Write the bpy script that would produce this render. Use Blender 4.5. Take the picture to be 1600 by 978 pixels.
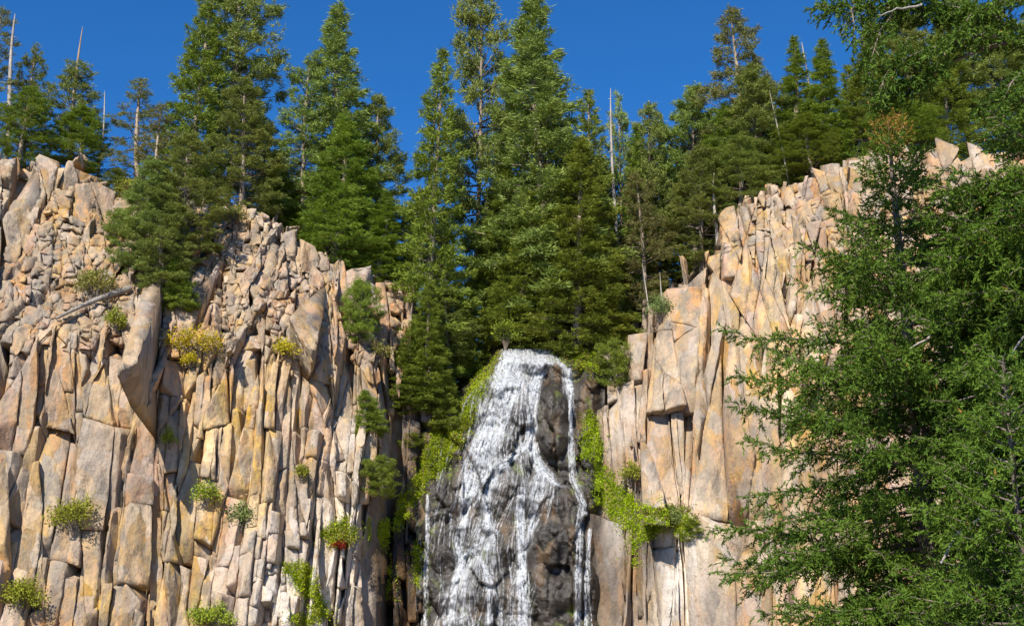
import bpy, math, random
import numpy as np
from mathutils import Vector, Matrix

for o in list(bpy.data.objects):
    bpy.data.objects.remove(o, do_unlink=True)
scene = bpy.context.scene
COL = scene.collection
rng = np.random.default_rng(7)
random.seed(7)

# ------------------------------------------------------------------ camera
F = 2200.0                       # focal length in pixels of a 1600 px wide frame
PITCH = math.radians(16.0)
CAMZ = 1.6
CP, SP = math.cos(PITCH), math.sin(PITCH)
cam_d = bpy.data.cameras.new('camera')
cam_d.sensor_width = 36.0
cam_d.lens = 36.0 * F / 1600.0
cam_d.clip_end = 6000.0
cam = bpy.data.objects.new('camera', cam_d)
COL.objects.link(cam)
cam.location = (0, 0, CAMZ)
cam.rotation_euler = (math.radians(90) + PITCH, 0, 0)
scene.camera = cam

# ------------------------------------------------------------------ sky, sun, exposure
SUN_AZ = math.radians(-158.0)    # compass angle from +Y (the view direction), clockwise; the sun is behind the camera on the left
SUN_EL = math.radians(41.0)
world = bpy.data.worlds.new('World')
scene.world = world
world.use_nodes = True
wn = world.node_tree
sky = wn.nodes.new('ShaderNodeTexSky')
sky.sky_type = 'NISHITA'
sky.sun_disc = False
sky.sun_elevation = SUN_EL
sky.sun_rotation = SUN_AZ
sky.altitude = 3200.0
sky.air_density = 1.0
sky.dust_density = 0.0
sky.ozone_density = 8.0
sat = wn.nodes.new('ShaderNodeHueSaturation'); sat.inputs['Saturation'].default_value = 1.17   # the camera's vivid colours, the whole sky alike
wn.links.new(sky.outputs[0], sat.inputs['Color']); wn.links.new(sat.outputs[0], wn.nodes['Background'].inputs[0])
wn.nodes['Background'].inputs[1].default_value = 0.122
sun_d = bpy.data.lights.new('sun', 'SUN')
sun_d.energy = 5.0
sun_d.angle = math.radians(0.53)
sun_d.color = (1.0, 0.93, 0.82)
sun = bpy.data.objects.new('sun', sun_d)
COL.objects.link(sun)
sdir = Vector((math.sin(SUN_AZ) * math.cos(SUN_EL), math.cos(SUN_AZ) * math.cos(SUN_EL), math.sin(SUN_EL)))
sun.rotation_euler = (-sdir).to_track_quat('-Z', 'Y').to_euler()
sun.location = sdir * 100
vs = scene.view_settings
vs.view_transform = 'Standard'
vs.look = 'None'
vs.exposure = 0.62
vs.gamma = 1.0
vs.use_curve_mapping = False
scene.cycles.max_bounces = 6
scene.cycles.transparent_max_bounces = 12

# ------------------------------------------------------------------ helpers
def at(px, py, Y):
    a, b = (px - 800) / F, (489 - py) / F
    d = Vector((a, CP - b * SP, SP + b * CP))
    return Vector((0, 0, CAMZ)) + d * (Y / d.y)

def proj(X, Y, Z):
    D = Y * CP + (Z - CAMZ) * SP
    v = -Y * SP + (Z - CAMZ) * CP
    return 800 + F * X / D, 489 - F * v / D

_perm = rng.permutation(256)
_perm = np.concatenate([_perm, _perm, _perm])
_g = rng.normal(size=(256, 3)); _g /= np.linalg.norm(_g, axis=1)[:, None]
def perlin(P):
    P = np.asarray(P, dtype=np.float64)
    I = np.floor(P).astype(np.int64); Fr = P - I; I &= 255
    U = Fr * Fr * Fr * (Fr * (Fr * 6 - 15) + 10)
    out = 0
    for dx in (0, 1):
        for dy in (0, 1):
            for dz in (0, 1):
                h = _perm[_perm[_perm[(I[:, 0] + dx) & 255] + ((I[:, 1] + dy) & 255)] + ((I[:, 2] + dz) & 255)]
                d = _g[h]
                dot = d[:, 0] * (Fr[:, 0] - dx) + d[:, 1] * (Fr[:, 1] - dy) + d[:, 2] * (Fr[:, 2] - dz)
                w = (U[:, 0] if dx else 1 - U[:, 0]) * (U[:, 1] if dy else 1 - U[:, 1]) * (U[:, 2] if dz else 1 - U[:, 2])
                out = out + dot * w
    return out * 1.5
def fbm(P, octv=3):
    s, a, f = 0, 1.0, 1.0
    for i in range(octv):
        s = s + a * perlin(P * f + 17.3 * i); a *= 0.5; f *= 2.03
    return s

def mesh(name, V, faces, mats=None, smooth=False):
    """faces: list of (n,k) integer arrays"""
    me = bpy.data.meshes.new(name)
    V = np.asarray(V, dtype=np.float32)
    faces = [np.asarray(f, dtype=np.int32) for f in faces if len(f)]
    loops = np.concatenate([f.ravel() for f in faces])
    tot = np.concatenate([np.full(len(f), f.shape[1], np.int32) for f in faces])
    start = np.concatenate([[0], np.cumsum(tot)[:-1]]).astype(np.int32)
    me.vertices.add(len(V)); me.vertices.foreach_set('co', V.ravel())
    me.loops.add(len(loops)); me.loops.foreach_set('vertex_index', loops)
    me.polygons.add(len(tot)); me.polygons.foreach_set('loop_start', start); me.polygons.foreach_set('loop_total', tot)
    if smooth: me.polygons.foreach_set('use_smooth', np.ones(len(tot), bool))
    me.update(calc_edges=True)
    if mats: me.materials.append(mats)
    return me

def obj(name, me, parent=None, loc=(0, 0, 0)):
    o = bpy.data.objects.new(name, me); COL.objects.link(o); o.location = loc
    if parent is not None: o.parent = parent
    return o

def tag(o, label=None, cat=None, group=None, kind=None):
    if label: o['label'] = label
    if cat: o['category'] = cat
    if group: o['group'] = group
    if kind: o['kind'] = kind
    return o

def attr4(me, name, arr):
    a = me.color_attributes.new(name, 'FLOAT_COLOR', 'POINT')
    a.data.foreach_set('color', np.asarray(arr, np.float32).ravel())

# ------------------------------------------------------------------ materials
class NT:
    def __init__(s, name):
        s.m = bpy.data.materials.new(name); s.m.use_nodes = True; s.t = s.m.node_tree; s.t.nodes.clear()
        s.out = s.n('ShaderNodeOutputMaterial')
    def n(s, typ, **kw):
        x = s.t.nodes.new(typ)
        for k, v in kw.items(): setattr(x, k, v)
        return x
    def l(s, a, b): s.t.links.new(a, b)
    def setin(s, sock, v):
        if hasattr(v, 'is_output'): s.l(v, sock)
        else: sock.default_value = v
    def math(s, op, a, b=0.0, clamp=False):
        x = s.n('ShaderNodeMath', operation=op, use_clamp=clamp); s.setin(x.inputs[0], a); s.setin(x.inputs[1], b); return x.outputs[0]
    def mix(s, f, a, b, blend='MIX'):
        x = s.n('ShaderNodeMix', data_type='RGBA', blend_type=blend)
        s.setin(x.inputs[0], f)
        s.setin(x.inputs[6], a if hasattr(a, 'is_output') else (*a, 1)); s.setin(x.inputs[7], b if hasattr(b, 'is_output') else (*b, 1))
        return x.outputs[2]
    def noise(s, vec, scale, detail=4, rough=0.55):
        x = s.n('ShaderNodeTexNoise'); s.l(vec, x.inputs['Vector']); x.inputs['Scale'].default_value = scale
        x.inputs['Detail'].default_value = detail; x.inputs['Roughness'].default_value = rough
        return x.outputs['Fac']
    def ramp(s, v, a, b):
        x = s.n('ShaderNodeMapRange', interpolation_type='SMOOTHSTEP'); s.setin(x.inputs[0], v); x.inputs[1].default_value = a; x.inputs[2].default_value = b
        return x.outputs[0]
    def scaled(s, vec, sc, off=(0, 0, 0)):
        x = s.n('ShaderNodeMapping'); s.l(vec, x.inputs[0]); x.inputs['Scale'].default_value = sc; x.inputs['Location'].default_value = off
        return x.outputs[0]

def rock_material(name):
    t = NT(name)
    pos = t.n('ShaderNodeNewGeometry').outputs['Position']
    zone = t.n('ShaderNodeVertexColor', layer_name='zone')
    sep = t.n('ShaderNodeSeparateColor'); t.l(zone.outputs['Color'], sep.inputs[0])
    yel, pale, wet = sep.outputs[0], sep.outputs[1], sep.outputs[2]
    grey = zone.outputs['Alpha']
    rnd = t.n('ShaderNodeNewGeometry').outputs['Random Per Island']
    nzw = t.n('ShaderNodeTexNoise'); t.l(pos, nzw.inputs['Vector']); nzw.inputs['Scale'].default_value = 1.3; nzw.inputs['Detail'].default_value = 3
    scw = t.n('ShaderNodeVectorMath', operation='SCALE'); t.l(nzw.outputs['Color'], scw.inputs[0]); scw.inputs['Scale'].default_value = .45
    adw = t.n('ShaderNodeVectorMath', operation='ADD'); t.l(pos, adw.inputs[0]); t.l(scw.outputs[0], adw.inputs[1]); warped = adw.outputs[0]
    streak = t.scaled(pos, (1.0, 1.0, 0.16))
    n1 = t.noise(pos, 0.55, 5); n2 = t.noise(streak, 1.3, 5, 0.6); n3 = t.noise(t.scaled(pos, (1, 1, .5), (9, 3, 5)), 1.7, 6, 0.65)
    n4 = t.noise(t.scaled(pos, (1, 1, .3), (31, 7, 2)), 0.8, 5, 0.6); n5 = t.noise(t.scaled(pos, (1, 1, 1), (3, 17, 9)), 5.0, 5, 0.7)
    n6 = t.noise(t.scaled(pos, (1, 1, .22), (13, 27, 9)), 2.6, 5, 0.65)
    base = t.mix(t.ramp(n1, .35, .65), (.50, .345, .205), (.43, .315, .205))
    cr = t.n('ShaderNodeValToRGB'); t.l(rnd, cr.inputs[0]); el_ = cr.color_ramp.elements; cr.color_ramp.interpolation = 'CONSTANT'      # every block has its own tint
    el_[0].position = 0; el_[0].color = (.45, .345, .22, 1); el_[1].position = .16; el_[1].color = (.52, .39, .22, 1)
    for po, co in ((.28, (.48, .30, .205)), (.40, (.35, .305, .25)), (.54, (.54, .42, .265)), (.62, (.46, .255, .16)), (.70, (.29, .235, .185)), (.78, (.50, .375, .25)), (.90, (.40, .34, .275))): e_ = el_.new(po); e_.color = (*co, 1)
    base = t.mix(.72, base, cr.outputs[0])
    base = t.mix(t.math('MULTIPLY', t.ramp(n4, .47, .62), .6), base, (.50, .29, .18))          # pink faces
    ochre = t.mix(t.ramp(n6, .4, .62), (.57, .41, .14), (.58, .37, .15))
    yfac = t.math('MULTIPLY', t.ramp(n2, .36, .60), t.math('ADD', t.math('MULTIPLY', yel, 0.95), .28), True)
    base = t.mix(yfac, base, ochre)
    base = t.mix(t.math('MULTIPLY', t.ramp(n6, .60, .72), .45), base, (.52, .20, .085))            # rusty stains
    n7 = t.noise(t.scaled(pos, (1, 1, .6), (23, 5, 19)), 2.4, 7, .72)
    base = t.mix(t.math('MULTIPLY', t.ramp(n7, .46, .62), .66), base, (.31, .245, .175))            # weathered grey brown skin
    lich = t.math('MULTIPLY', t.ramp(n3, .46, .62), t.math('ADD', t.math('MULTIPLY', grey, .5), .58), True)
    base = t.mix(lich, base, (.305, .268, .215))
    base = t.mix(t.math('MULTIPLY', t.ramp(n2, .62, .72), .5), base, (.25, .185, .135))             # dark vertical seeps
    pal = t.math('MULTIPLY', pale, t.ramp(n6, .30, .52), True)
    base = t.mix(pal, base, (.68, .63, .56))
    base = t.mix(t.math('MULTIPLY', t.ramp(n5, .55, .68), .48), base, (.20, .16, .125))             # speckle of dark lichen
    base = t.mix(t.math('MULTIPLY', t.ramp(n5, .42, .30), .25), base, (.62, .50, .38))
    wet_shade_col = t.mix(t.ramp(n6, .4, .62), (.036, .030, .024), (.12, .068, .026))  # wet rock, darkened further to paint in the shade of the lower left recess
    base = t.mix(t.math('MULTIPLY', wet, t.ramp(n3, .15, .42), True), base, wet_shade_col)
    big = t.ramp(t.noise(t.scaled(pos, (1, 1, .7), (41, 3, 11)), .28, 5, .6), .36, .64)
    base = t.mix(1.0, base, t.mix(big, (.76, .71, .66), (.98, .915, .815)), 'MULTIPLY')
    b = t.n('ShaderNodeBsdfPrincipled'); t.l(base, b.inputs['Base Color'])
    rg = t.n('ShaderNodeMapRange'); t.l(wet, rg.inputs[0]); rg.inputs[3].default_value = .92; rg.inputs[4].default_value = .45; t.l(rg.outputs[0], b.inputs['Roughness'])
    b.inputs['Specular IOR Level'].default_value = .25
    h = t.math('ADD', t.math('MULTIPLY', t.noise(t.scaled(pos, (1, 1, .35)), 3.2, 8, .62), 1.0), t.math('MULTIPLY', t.noise(t.scaled(pos, (1, 1, .7)), 9, 7, .68), .55))
    h = t.math('MULTIPLY', h, .5)
    for sc_, zs, amp, of in ((1.9, .42, 1.5, 3.0), (5.0, .6, 1.3, 11.0)):                 # broken facets: every cell is a plane of its own tilt
        pv = t.scaled(warped, (1, 1, zs), (of, of, of))
        vo = t.n('ShaderNodeTexVoronoi', feature='F1'); t.l(pv, vo.inputs['Vector']); vo.inputs['Scale'].default_value = sc_
        df = t.n('ShaderNodeVectorMath', operation='SUBTRACT'); t.l(pv, df.inputs[0]); t.l(vo.outputs['Position'], df.inputs[1])
        rc = t.n('ShaderNodeVectorMath', operation='SUBTRACT'); t.l(vo.outputs['Color'], rc.inputs[0]); rc.inputs[1].default_value = (.5, .5, .5)
        dt = t.n('ShaderNodeVectorMath', operation='DOT_PRODUCT'); t.l(df.outputs[0], dt.inputs[0]); t.l(rc.outputs[0], dt.inputs[1])
        h = t.math('ADD', h, t.math('MULTIPLY', dt.outputs['Value'], amp))
        if amp == 1.5: cellc = vo.outputs['Color']
    bp = t.n('ShaderNodeBump'); bp.inputs['Strength'].default_value = .9; bp.inputs['Distance'].default_value = .22; t.l(h, bp.inputs['Height'])
    sepc = t.n('ShaderNodeSeparateColor'); t.l(cellc, sepc.inputs[0]); hv = t.n('ShaderNodeHueSaturation'); t.l(base, hv.inputs['Color'])
    t.l(t.math('ADD', t.math('MULTIPLY', sepc.outputs[0], .34), .82), hv.inputs['Value']); t.l(t.math('ADD', t.math('MULTIPLY', sepc.outputs[1], .5), .63), hv.inputs['Saturation']); t.l(hv.outputs[0], b.inputs['Base Color'])
    t.l(bp.outputs[0], b.inputs['Normal']); t.l(b.outputs[0], t.out.inputs[0])
    return t.m

def bed_material():
    t = NT('wet_rock')
    pos = t.n('ShaderNodeNewGeometry').outputs['Position']
    n1 = t.noise(t.scaled(pos, (1, 1, .5)), 1.1, 6); n2 = t.noise(t.scaled(pos, (1, 1, .3), (5, 9, 1)), 1.2, 5); n3 = t.noise(pos, 6, 6, .7)
    c = t.mix(t.ramp(n1, .35, .65), (.018, .015, .012), (.052, .044, .034))
    c = t.mix(t.math('MULTIPLY', t.ramp(n2, .52, .68), .8), c, (.125, .075, .035))
    c = t.mix(t.math('MULTIPLY', t.ramp(n3, .55, .7), .6), c, (.10, .088, .070))
    c = t.mix(t.math('MULTIPLY', t.ramp(t.noise(t.scaled(pos, (1, 1, .5), (7, 1, 4)), 1.5, 5), .57, .68), .6), c, (.13, .16, .03))
    b = t.n('ShaderNodeBsdfPrincipled'); t.l(c, b.inputs['Base Color']); b.inputs['Roughness'].default_value = .30
    bp = t.n('ShaderNodeBump'); bp.inputs['Strength'].default_value = .8; bp.inputs['Distance'].default_value = .12
    t.l(t.math('ADD', t.noise(pos, 3.0, 8, .6), t.math('MULTIPLY', n3, .4)), bp.inputs['Height']); t.l(bp.outputs[0], b.inputs['Normal'])
    t.l(b.outputs[0], t.out.inputs[0]); return t.m

def leaf_material(name, c1, c2, dry=None, dryp=0.0, trans=.35, rough=.6, vary=1.0):
    t = NT(name)
    g = t.n('ShaderNodeNewGeometry'); isl = g.outputs['Random Per Island']
    rnd = t.n('ShaderNodeObjectInfo').outputs['Random']
    c = t.mix(isl, c1, c2)
    c = t.mix(t.math('MULTIPLY', t.ramp(t.noise(g.outputs['Position'], .7, 3), .4, .65), .45), c, tuple(x * f for x, f in zip(c2, (1.12, 1.10, .85))))
    hs = t.n('ShaderNodeHueSaturation'); t.l(c, hs.inputs['Color'])
    t.l(t.math('ADD', t.math('MULTIPLY', rnd, .035 * vary), .5 - .018 * vary), hs.inputs['Hue']); t.l(t.math('ADD', t.math('MULTIPLY', rnd, .35 * vary), 1 - .18 * vary), hs.inputs['Value'])
    c = hs.outputs[0]
    if dry: c = t.mix(t.math('MULTIPLY', t.math('GREATER_THAN', t.math('FRACT', t.math('MULTIPLY', isl, 37.7)), 1 - dryp), .8), c, dry)
    d = t.n('ShaderNodeBsdfPrincipled'); t.l(c, d.inputs['Base Color']); d.inputs['Roughness'].default_value = rough; d.inputs['Specular IOR Level'].default_value = .12
    tr = t.n('ShaderNodeBsdfTranslucent'); t.l(t.mix(.5, c, (.25, .33, .03)), tr.inputs[0])
    mx = t.n('ShaderNodeMixShader'); mx.inputs[0].default_value = trans * .6; t.l(d.outputs[0], mx.inputs[1]); t.l(tr.outputs[0], mx.inputs[2])
    t.l(mx.outputs[0], t.out.inputs[0]); return t.m

def bark_material(name, c1, c2, sc=3.0):
    t = NT(name)
    pos = t.n('ShaderNodeNewGeometry').outputs['Position']
    n = t.noise(t.scaled(pos, (1, 1, .25)), sc, 5, .65)
    b = t.n('ShaderNodeBsdfPrincipled'); t.l(t.mix(t.ramp(n, .35, .65), c1, c2), b.inputs['Base Color']); b.inputs['Roughness'].default_value = .9
    bp = t.n('ShaderNodeBump'); bp.inputs['Distance'].default_value = .03; t.l(t.noise(t.scaled(pos, (1, 1, .2)), sc * 5, 5), bp.inputs['Height']); t.l(bp.outputs[0], b.inputs['Normal'])
    t.l(b.outputs[0], t.out.inputs[0]); return t.m

def soil_material():
    t = NT('forest_soil')
    pos = t.n('ShaderNodeNewGeometry').outputs['Position']
    c = t.mix(t.ramp(t.noise(pos, .6, 6), .4, .6), (.24, .16, .11), (.33, .23, .165))
    c = t.mix(t.math('MULTIPLY', t.ramp(t.noise(t.scaled(pos, (1, 1, 1), (5, 5, 5)), .45, 6), .48, .6), .8), c, (.07, .09, .025))
    b = t.n('ShaderNodeBsdfPrincipled'); t.l(c, b.inputs['Base Color']); b.inputs['Roughness'].default_value = .95
    bp = t.n('ShaderNodeBump'); bp.inputs['Distance'].default_value = .2; t.l(t.noise(pos, 3, 8, .65), bp.inputs['Height']); t.l(bp.outputs[0], b.inputs['Normal'])
    t.l(b.outputs[0], t.out.inputs[0]); return t.m

def water_material(name, strand):
    t = NT(name)
    g = t.n('ShaderNodeNewGeometry'); pos = g.outputs['Position']
    b = t.n('ShaderNodeBsdfPrincipled'); b.inputs['Base Color'].default_value = (.74, .76, .78, 1); b.inputs['Roughness'].default_value = .35
    tl = t.n('ShaderNodeBsdfTranslucent'); tl.inputs[0].default_value = (.74, .76, .78, 1)
    mx = t.n('ShaderNodeMixShader'); mx.inputs[0].default_value = .25; t.l(b.outputs[0], mx.inputs[1]); t.l(tl.outputs[0], mx.inputs[2])
    foam = t.n('ShaderNodeVertexColor', layer_name='foam'); s = t.n('ShaderNodeSeparateColor'); t.l(foam.outputs[0], s.inputs[0])
    n = t.noise(t.scaled(pos, (7, 7, .7)), 1.0, 4, .6); n2 = t.noise(t.scaled(pos, (4, 4, 2.6), (4, 2, 8)), 1.2, 6, .7)
    if strand:
        a = t.math('MULTIPLY', s.outputs[0], t.ramp(t.noise(t.scaled(pos, (9, 9, 5), (4, 2, 8)), 1.0, 4, .7), .38, .60), True)
    else:
        k = t.math('MULTIPLY', t.ramp(n, .22, .78), t.ramp(n2, .25, .72))
        a = t.math('MULTIPLY', s.outputs[0], t.math('ADD', t.math('MULTIPLY', k, .80), .17), True)
    tp = t.n('ShaderNodeBsdfTransparent'); m2 = t.n('ShaderNodeMixShader'); t.l(a, m2.inputs[0]); t.l(tp.outputs[0], m2.inputs[1]); t.l(mx.outputs[0], m2.inputs[2])
    t.l(m2.outputs[0], t.out.inputs[0]); return t.m

M = dict(
    rock=rock_material('columnar_rock'), bed=bed_material(), soil=soil_material(),
    fir=leaf_material('fir_needles', (.105, .165, .022), (.250, .305, .045)),
    pine=leaf_material('pine_needles', (.138, .190, .045), (.275, .320, .084)),
    young=leaf_material('young_needles', (.12, .195, .024), (.22, .29, .042)),
    olive=leaf_material('olive_needles', (.14, .155, .054), (.245, .245, .09), (.26, .15, .06), .12),
    near=leaf_material('near_needles', (.034, .078, .011), (.112, .186, .023), (.30, .13, .035), .006, .25, .7, .15),
    rust=leaf_material('rusty_needles', (.22, .105, .025), (.36, .17, .04)),
    yshrub=leaf_material('yellow_leaves', (.42, .37, .02), (.62, .50, .03)),
    gshrub=leaf_material('green_leaves', (.16, .21, .022), (.32, .35, .04)),
    willow=leaf_material('willow_leaves', (.12, .17, .045), (.22, .27, .09)),
    moss=leaf_material('moss', (.19, .27, .010), (.46, .54, .022), (.24, .17, .03), .10),
    drygrass=leaf_material('dry_grass', (.20, .17, .05), (.30, .24, .08), (.12, .15, .02), .3),
    bark=bark_material('pine_bark', (.22, .17, .125), (.36, .285, .215)), dbark=bark_material('dark_bark', (.12, .095, .075), (.24, .19, .15)),
    snag=bark_material('bleached_wood', (.27, .235, .20), (.42, .375, .32)), limb=bark_material('grey_limb', (.24, .215, .185), (.40, .36, .31)), log=bark_material('grey_log', (.17, .15, .13), (.28, .25, .215)), redleaf=leaf_material('red_leaves', (.30, .03, .02), (.42, .07, .03)),
    veil=water_material('water_veil', False), strand=water_material('water_strand', True),
)
# ------------------------------------------------------------------ shape of the cliffs: depth Y over (x, z)
PROF = [  # column of the view, then (row, depth) pairs from top to bottom
    (-700, [(240, 52.0), (500, 47.0), (978, 45.5)]),
    (-150, [(225, 57.5), (420, 54.2), (520, 52.0), (978, 50.6)]),
    (0, [(235, 58.8), (400, 55.8), (540, 53.0), (978, 51.8)]),
    (200, [(305, 60.0), (440, 56.8), (540, 54.3), (978, 53.0)]),
    (400, [(330, 60.8), (440, 58.0), (540, 56.0), (978, 54.6)]),
    (500, [(400, 60.6), (560, 57.3), (700, 56.5), (978, 55.6)]),
    (560, [(425, 61.0), (560, 58.4), (700, 57.3), (978, 56.3)]),
    (585, [(435, 61.2), (560, 58.8), (700, 57.9), (800, 57.0), (978, 56.6)]),
    (604, [(445, 61.4), (560, 59.2), (700, 58.6), (770, 58.8), (820, 59.6), (978, 59.5)]),
    (650, [(470, 61.8), (640, 60.2), (760, 59.9), (978, 59.6)]),
    (700, [(560, 62.0), (680, 60.9), (790, 60.1), (978, 59.3)]),
    (800, [(540, 62.1), (640, 61.2), (760, 60.1), (978, 58.8)]),
    (880, [(545, 62.1), (640, 61.3), (760, 60.3), (978, 59.1)]),
    (930, [(552, 62.0), (640, 61.0), (780, 60.3), (978, 59.4)]),
    (950, [(552, 61.8), (580, 60.6), (760, 60.0), (800, 59.6), (978, 59.3)]),
    (1000, [(520, 61.6), (600, 60.1), (770, 59.6), (800, 58.8), (978, 58.4)]),
    (1090, [(420, 61.0), (480, 59.6), (600, 58.6), (770, 58.2), (800, 57.6), (978, 57.2)]),
    (1135, [(330, 61.2), (400, 59.2), (600, 57.8), (978, 56.6)]),
    (1250, [(282, 60.5), (400, 57.0), (600, 55.9), (978, 55.0)]),
    (1400, [(238, 59.5), (400, 54.9), (600, 53.6), (978, 52.8)]),
    (1600, [(230, 57.5), (400, 52.2), (600, 51.0), (978, 50.0)]),
    (1780, [(230, 55.0), (400, 49.6), (600, 48.5), (978, 47.5)]),
    (2300, [(230, 49.0), (600, 43.0), (978, 42.0)])]
RIM = [(-700, 230), (-150, 215), (0, 236), (60, 252), (100, 246), (145, 292), (200, 308), (340, 322), (418, 332), (442, 362), (520, 402), (600, 442),
       (640, 470), (662, 590), (692, 632), (735, 596), (782, 549), (800, 546), (868, 547), (900, 550), (935, 553), (972, 535), (985, 520), (1040, 488), (1090, 424), (1128, 388),
       (1136, 330), (1190, 310), (1250, 280), (1340, 250), (1400, 236), (1600, 230), (2300, 225)]
_pp = np.array([p for p, _ in PROF], float)
_rp = np.array([r[0] for r in RIM], float); _ry = np.array([r[1] for r in RIM], float)
def table(px, py):
    px = np.asarray(px, float).ravel(); py = np.asarray(py, float).ravel()
    m = np.stack([np.interp(py, [q[0] for q in pr], [q[1] for q in pr]) for _, pr in PROF])
    i = np.clip(np.searchsorted(_pp, px) - 1, 0, len(_pp) - 2)
    w = np.clip((px - _pp[i]) / (_pp[i + 1] - _pp[i]), 0, 1)
    k = np.arange(len(px))
    return m[i, k] * (1 - w) + m[i + 1, k] * w
def ysurf(X, Z):
    Y = np.full(np.shape(X), 57.0).ravel(); X = np.ravel(X); Z = np.ravel(Z)
    for _ in range(10):
        px, py = proj(X, Y, Z); Y = Y * .35 + .65 * table(px, py)
    return Y
gx = np.arange(-44, 44.01, .25); gz = np.arange(-.6, 36, .2)
GX, GZ = np.meshgrid(gx, gz, indexing='ij')
YG = ysurf(GX, GZ).reshape(GX.shape)
PXG, PYG = proj(GX, YG, GZ)
above = PYG < np.interp(PXG, _rp, _ry)
YG = np.maximum.accumulate(YG, axis=1)
irim = np.maximum(above.argmax(axis=1) - 1, 0)
ZR = gz[irim]; YR = YG[np.arange(len(gx)), irim]                      # rim height and depth over x
YGm = YG.copy(); YGm[above] = 1e3
def topz(X, Y):
    """height of the rock at plan point (x, y)"""
    i = np.clip(np.round((np.asarray(X) - gx[0]) / .25).astype(int), 0, len(gx) - 1)
    c = YGm[i] > np.asarray(Y)[:, None]
    return gz[np.maximum(c.argmax(axis=1) - 1, 0)]
def rimz(X): return np.interp(X, gx, ZR)
def rimy(X): return np.interp(X, gx, YR)

def zones(P):
    px, py = proj(P[:, 0], P[:, 1], P[:, 2])
    def blob(x, y, rx, ry): return np.exp(-((px - x) / rx) ** 2 - ((py - y) / ry) ** 2)
    yel = blob(395, 720, 70, 170) + .9 * blob(320, 680, 50, 130) + .8 * blob(180, 950, 130, 110) + .5 * blob(290, 900, 60, 120) + .5 * blob(500, 620, 60, 80) + .5 * blob(130, 330, 90, 60)
    yel += .75 * blob(1185, 470, 70, 150) + .7 * blob(1270, 640, 110, 260) + .5 * blob(1240, 900, 90, 100) + .25 * blob(1050, 640, 60, 130) + .5 * blob(985, 530, 30, 30)
    pale = blob(450, 930, 90, 80) + .9 * blob(540, 830, 28, 130) + blob(1055, 900, 45, 110) + .9 * blob(960, 830, 26, 60) + .5 * blob(965, 660, 40, 80) + .4 * blob(540, 690, 40, 60) + .3 * blob(470, 800, 60, 60)
    wet = np.clip(1.7 * blob(630, 900, 50, 130) + blob(655, 700, 22, 60) + 1.1 * blob(925, 720, 16, 220) + .55 * blob(965, 900, 55, 120) + .5 * blob(1015, 860, 22, 70), 0, 1)  # the first blob lays wetness and painted shade over the left recess
    grey = blob(60, 420, 150, 120) + blob(1150, 360, 50, 50) + .8 * blob(1070, 460, 60, 60) + .6 * blob(60, 700, 90, 130) + .6 * blob(430, 410, 120, 60) + .4 * blob(1030, 600, 60, 150) + .5 * blob(560, 900, 50, 90)
    return np.clip(np.stack([yel, pale, wet, grey], 1), 0, 1)

# ------------------------------------------------------------------ ground and hillside
n = 60
gX, gY = np.meshgrid(np.linspace(-1500, 1500, n), np.linspace(-1500, 1500, n), indexing='ij')
ix = np.arange(n * n).reshape(n, n)
q = np.stack([ix[:-1, :-1], ix[1:, :-1], ix[1:, 1:], ix[:-1, 1:]], -1).reshape(-1, 4)
tag(obj('ground', mesh('ground', np.stack([gX, gY, np.full_like(gX, -.5)], -1).reshape(-1, 3), [q], M['soil'])), kind='structure')

def slope(X):   # how steeply the forest floor climbs behind the rim
    return .20 + .27 * np.exp(-((X - 1.0) / 5.5) ** 2)
def terrain(X, Y):
    X = np.atleast_1d(np.asarray(X, float)); Y = np.atleast_1d(np.asarray(Y, float))
    k = np.linspace(-1.2, 1.2, 7)
    zr = np.mean([rimz(X + d) for d in k], 0) if False else rimz(X)
    d = np.maximum(Y - rimy(X), 0)
    return zr - .25 - .9 * np.exp(-d / 1.5) + slope(X) * np.minimum(d, 9) + .14 * np.maximum(d - 9, 0)
hx = np.arange(-43, 43.1, .5); hd = np.concatenate([np.arange(.6, 12, .5), np.arange(12, 60, 2), [80, 120, 200]])
HX, HD = np.meshgrid(hx, hd, indexing='ij')
HY = rimy(HX) + HD
HZ = terrain(HX.ravel(), HY.ravel()).reshape(HX.shape)
HZ += .25 * fbm(np.stack([HX, HY, HX * 0], -1).reshape(-1, 3) * .5).reshape(HX.shape) * np.clip(HD / 3, 0, 1)
ix = np.arange(HX.size).reshape(HX.shape)
q = np.stack([ix[:-1, :-1], ix[1:, :-1], ix[1:, 1:], ix[:-1, 1:]], -1).reshape(-1, 4)
tag(obj('hillside', mesh('hillside', np.stack([HX, HY, HZ], -1).reshape(-1, 3), [q], M['soil'], True)), kind='structure')

# ------------------------------------------------------------------ cliffs: backing rock with columns and blocks in front
def backing(x0, x1, name):
    i0, i1 = np.searchsorted(gx, [x0, x1])
    V = []; nz = 60
    for i in range(i0, i1):
        zz = np.linspace(-.6, ZR[i] - .15, nz)
        yy = np.interp(zz, gz, YG[i]) + 1.25
        V.append(np.stack([np.full(nz, gx[i]), yy, zz], 1))
    V = np.array(V); nx = len(V)
    ix = np.arange(nx * nz).reshape(nx, nz)
    q = np.stack([ix[:-1, :-1], ix[1:, :-1], ix[1:, 1:], ix[:-1, 1:]], -1).reshape(-1, 4)
    P = V.reshape(-1, 3); P[:, 1] += .2 * fbm(P * .9)
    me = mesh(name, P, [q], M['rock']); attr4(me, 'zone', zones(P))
    return obj(name, me)
XL, XR = at(675, 700, 60.5).x, at(918, 700, 60.5).x
cliffL = tag(backing(-43.5, XL + .4, 'cliff'), 'cliff of tan and ochre rock columns with a blocky upper slope, tree growing on it', 'cliff', kind='structure')
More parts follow.
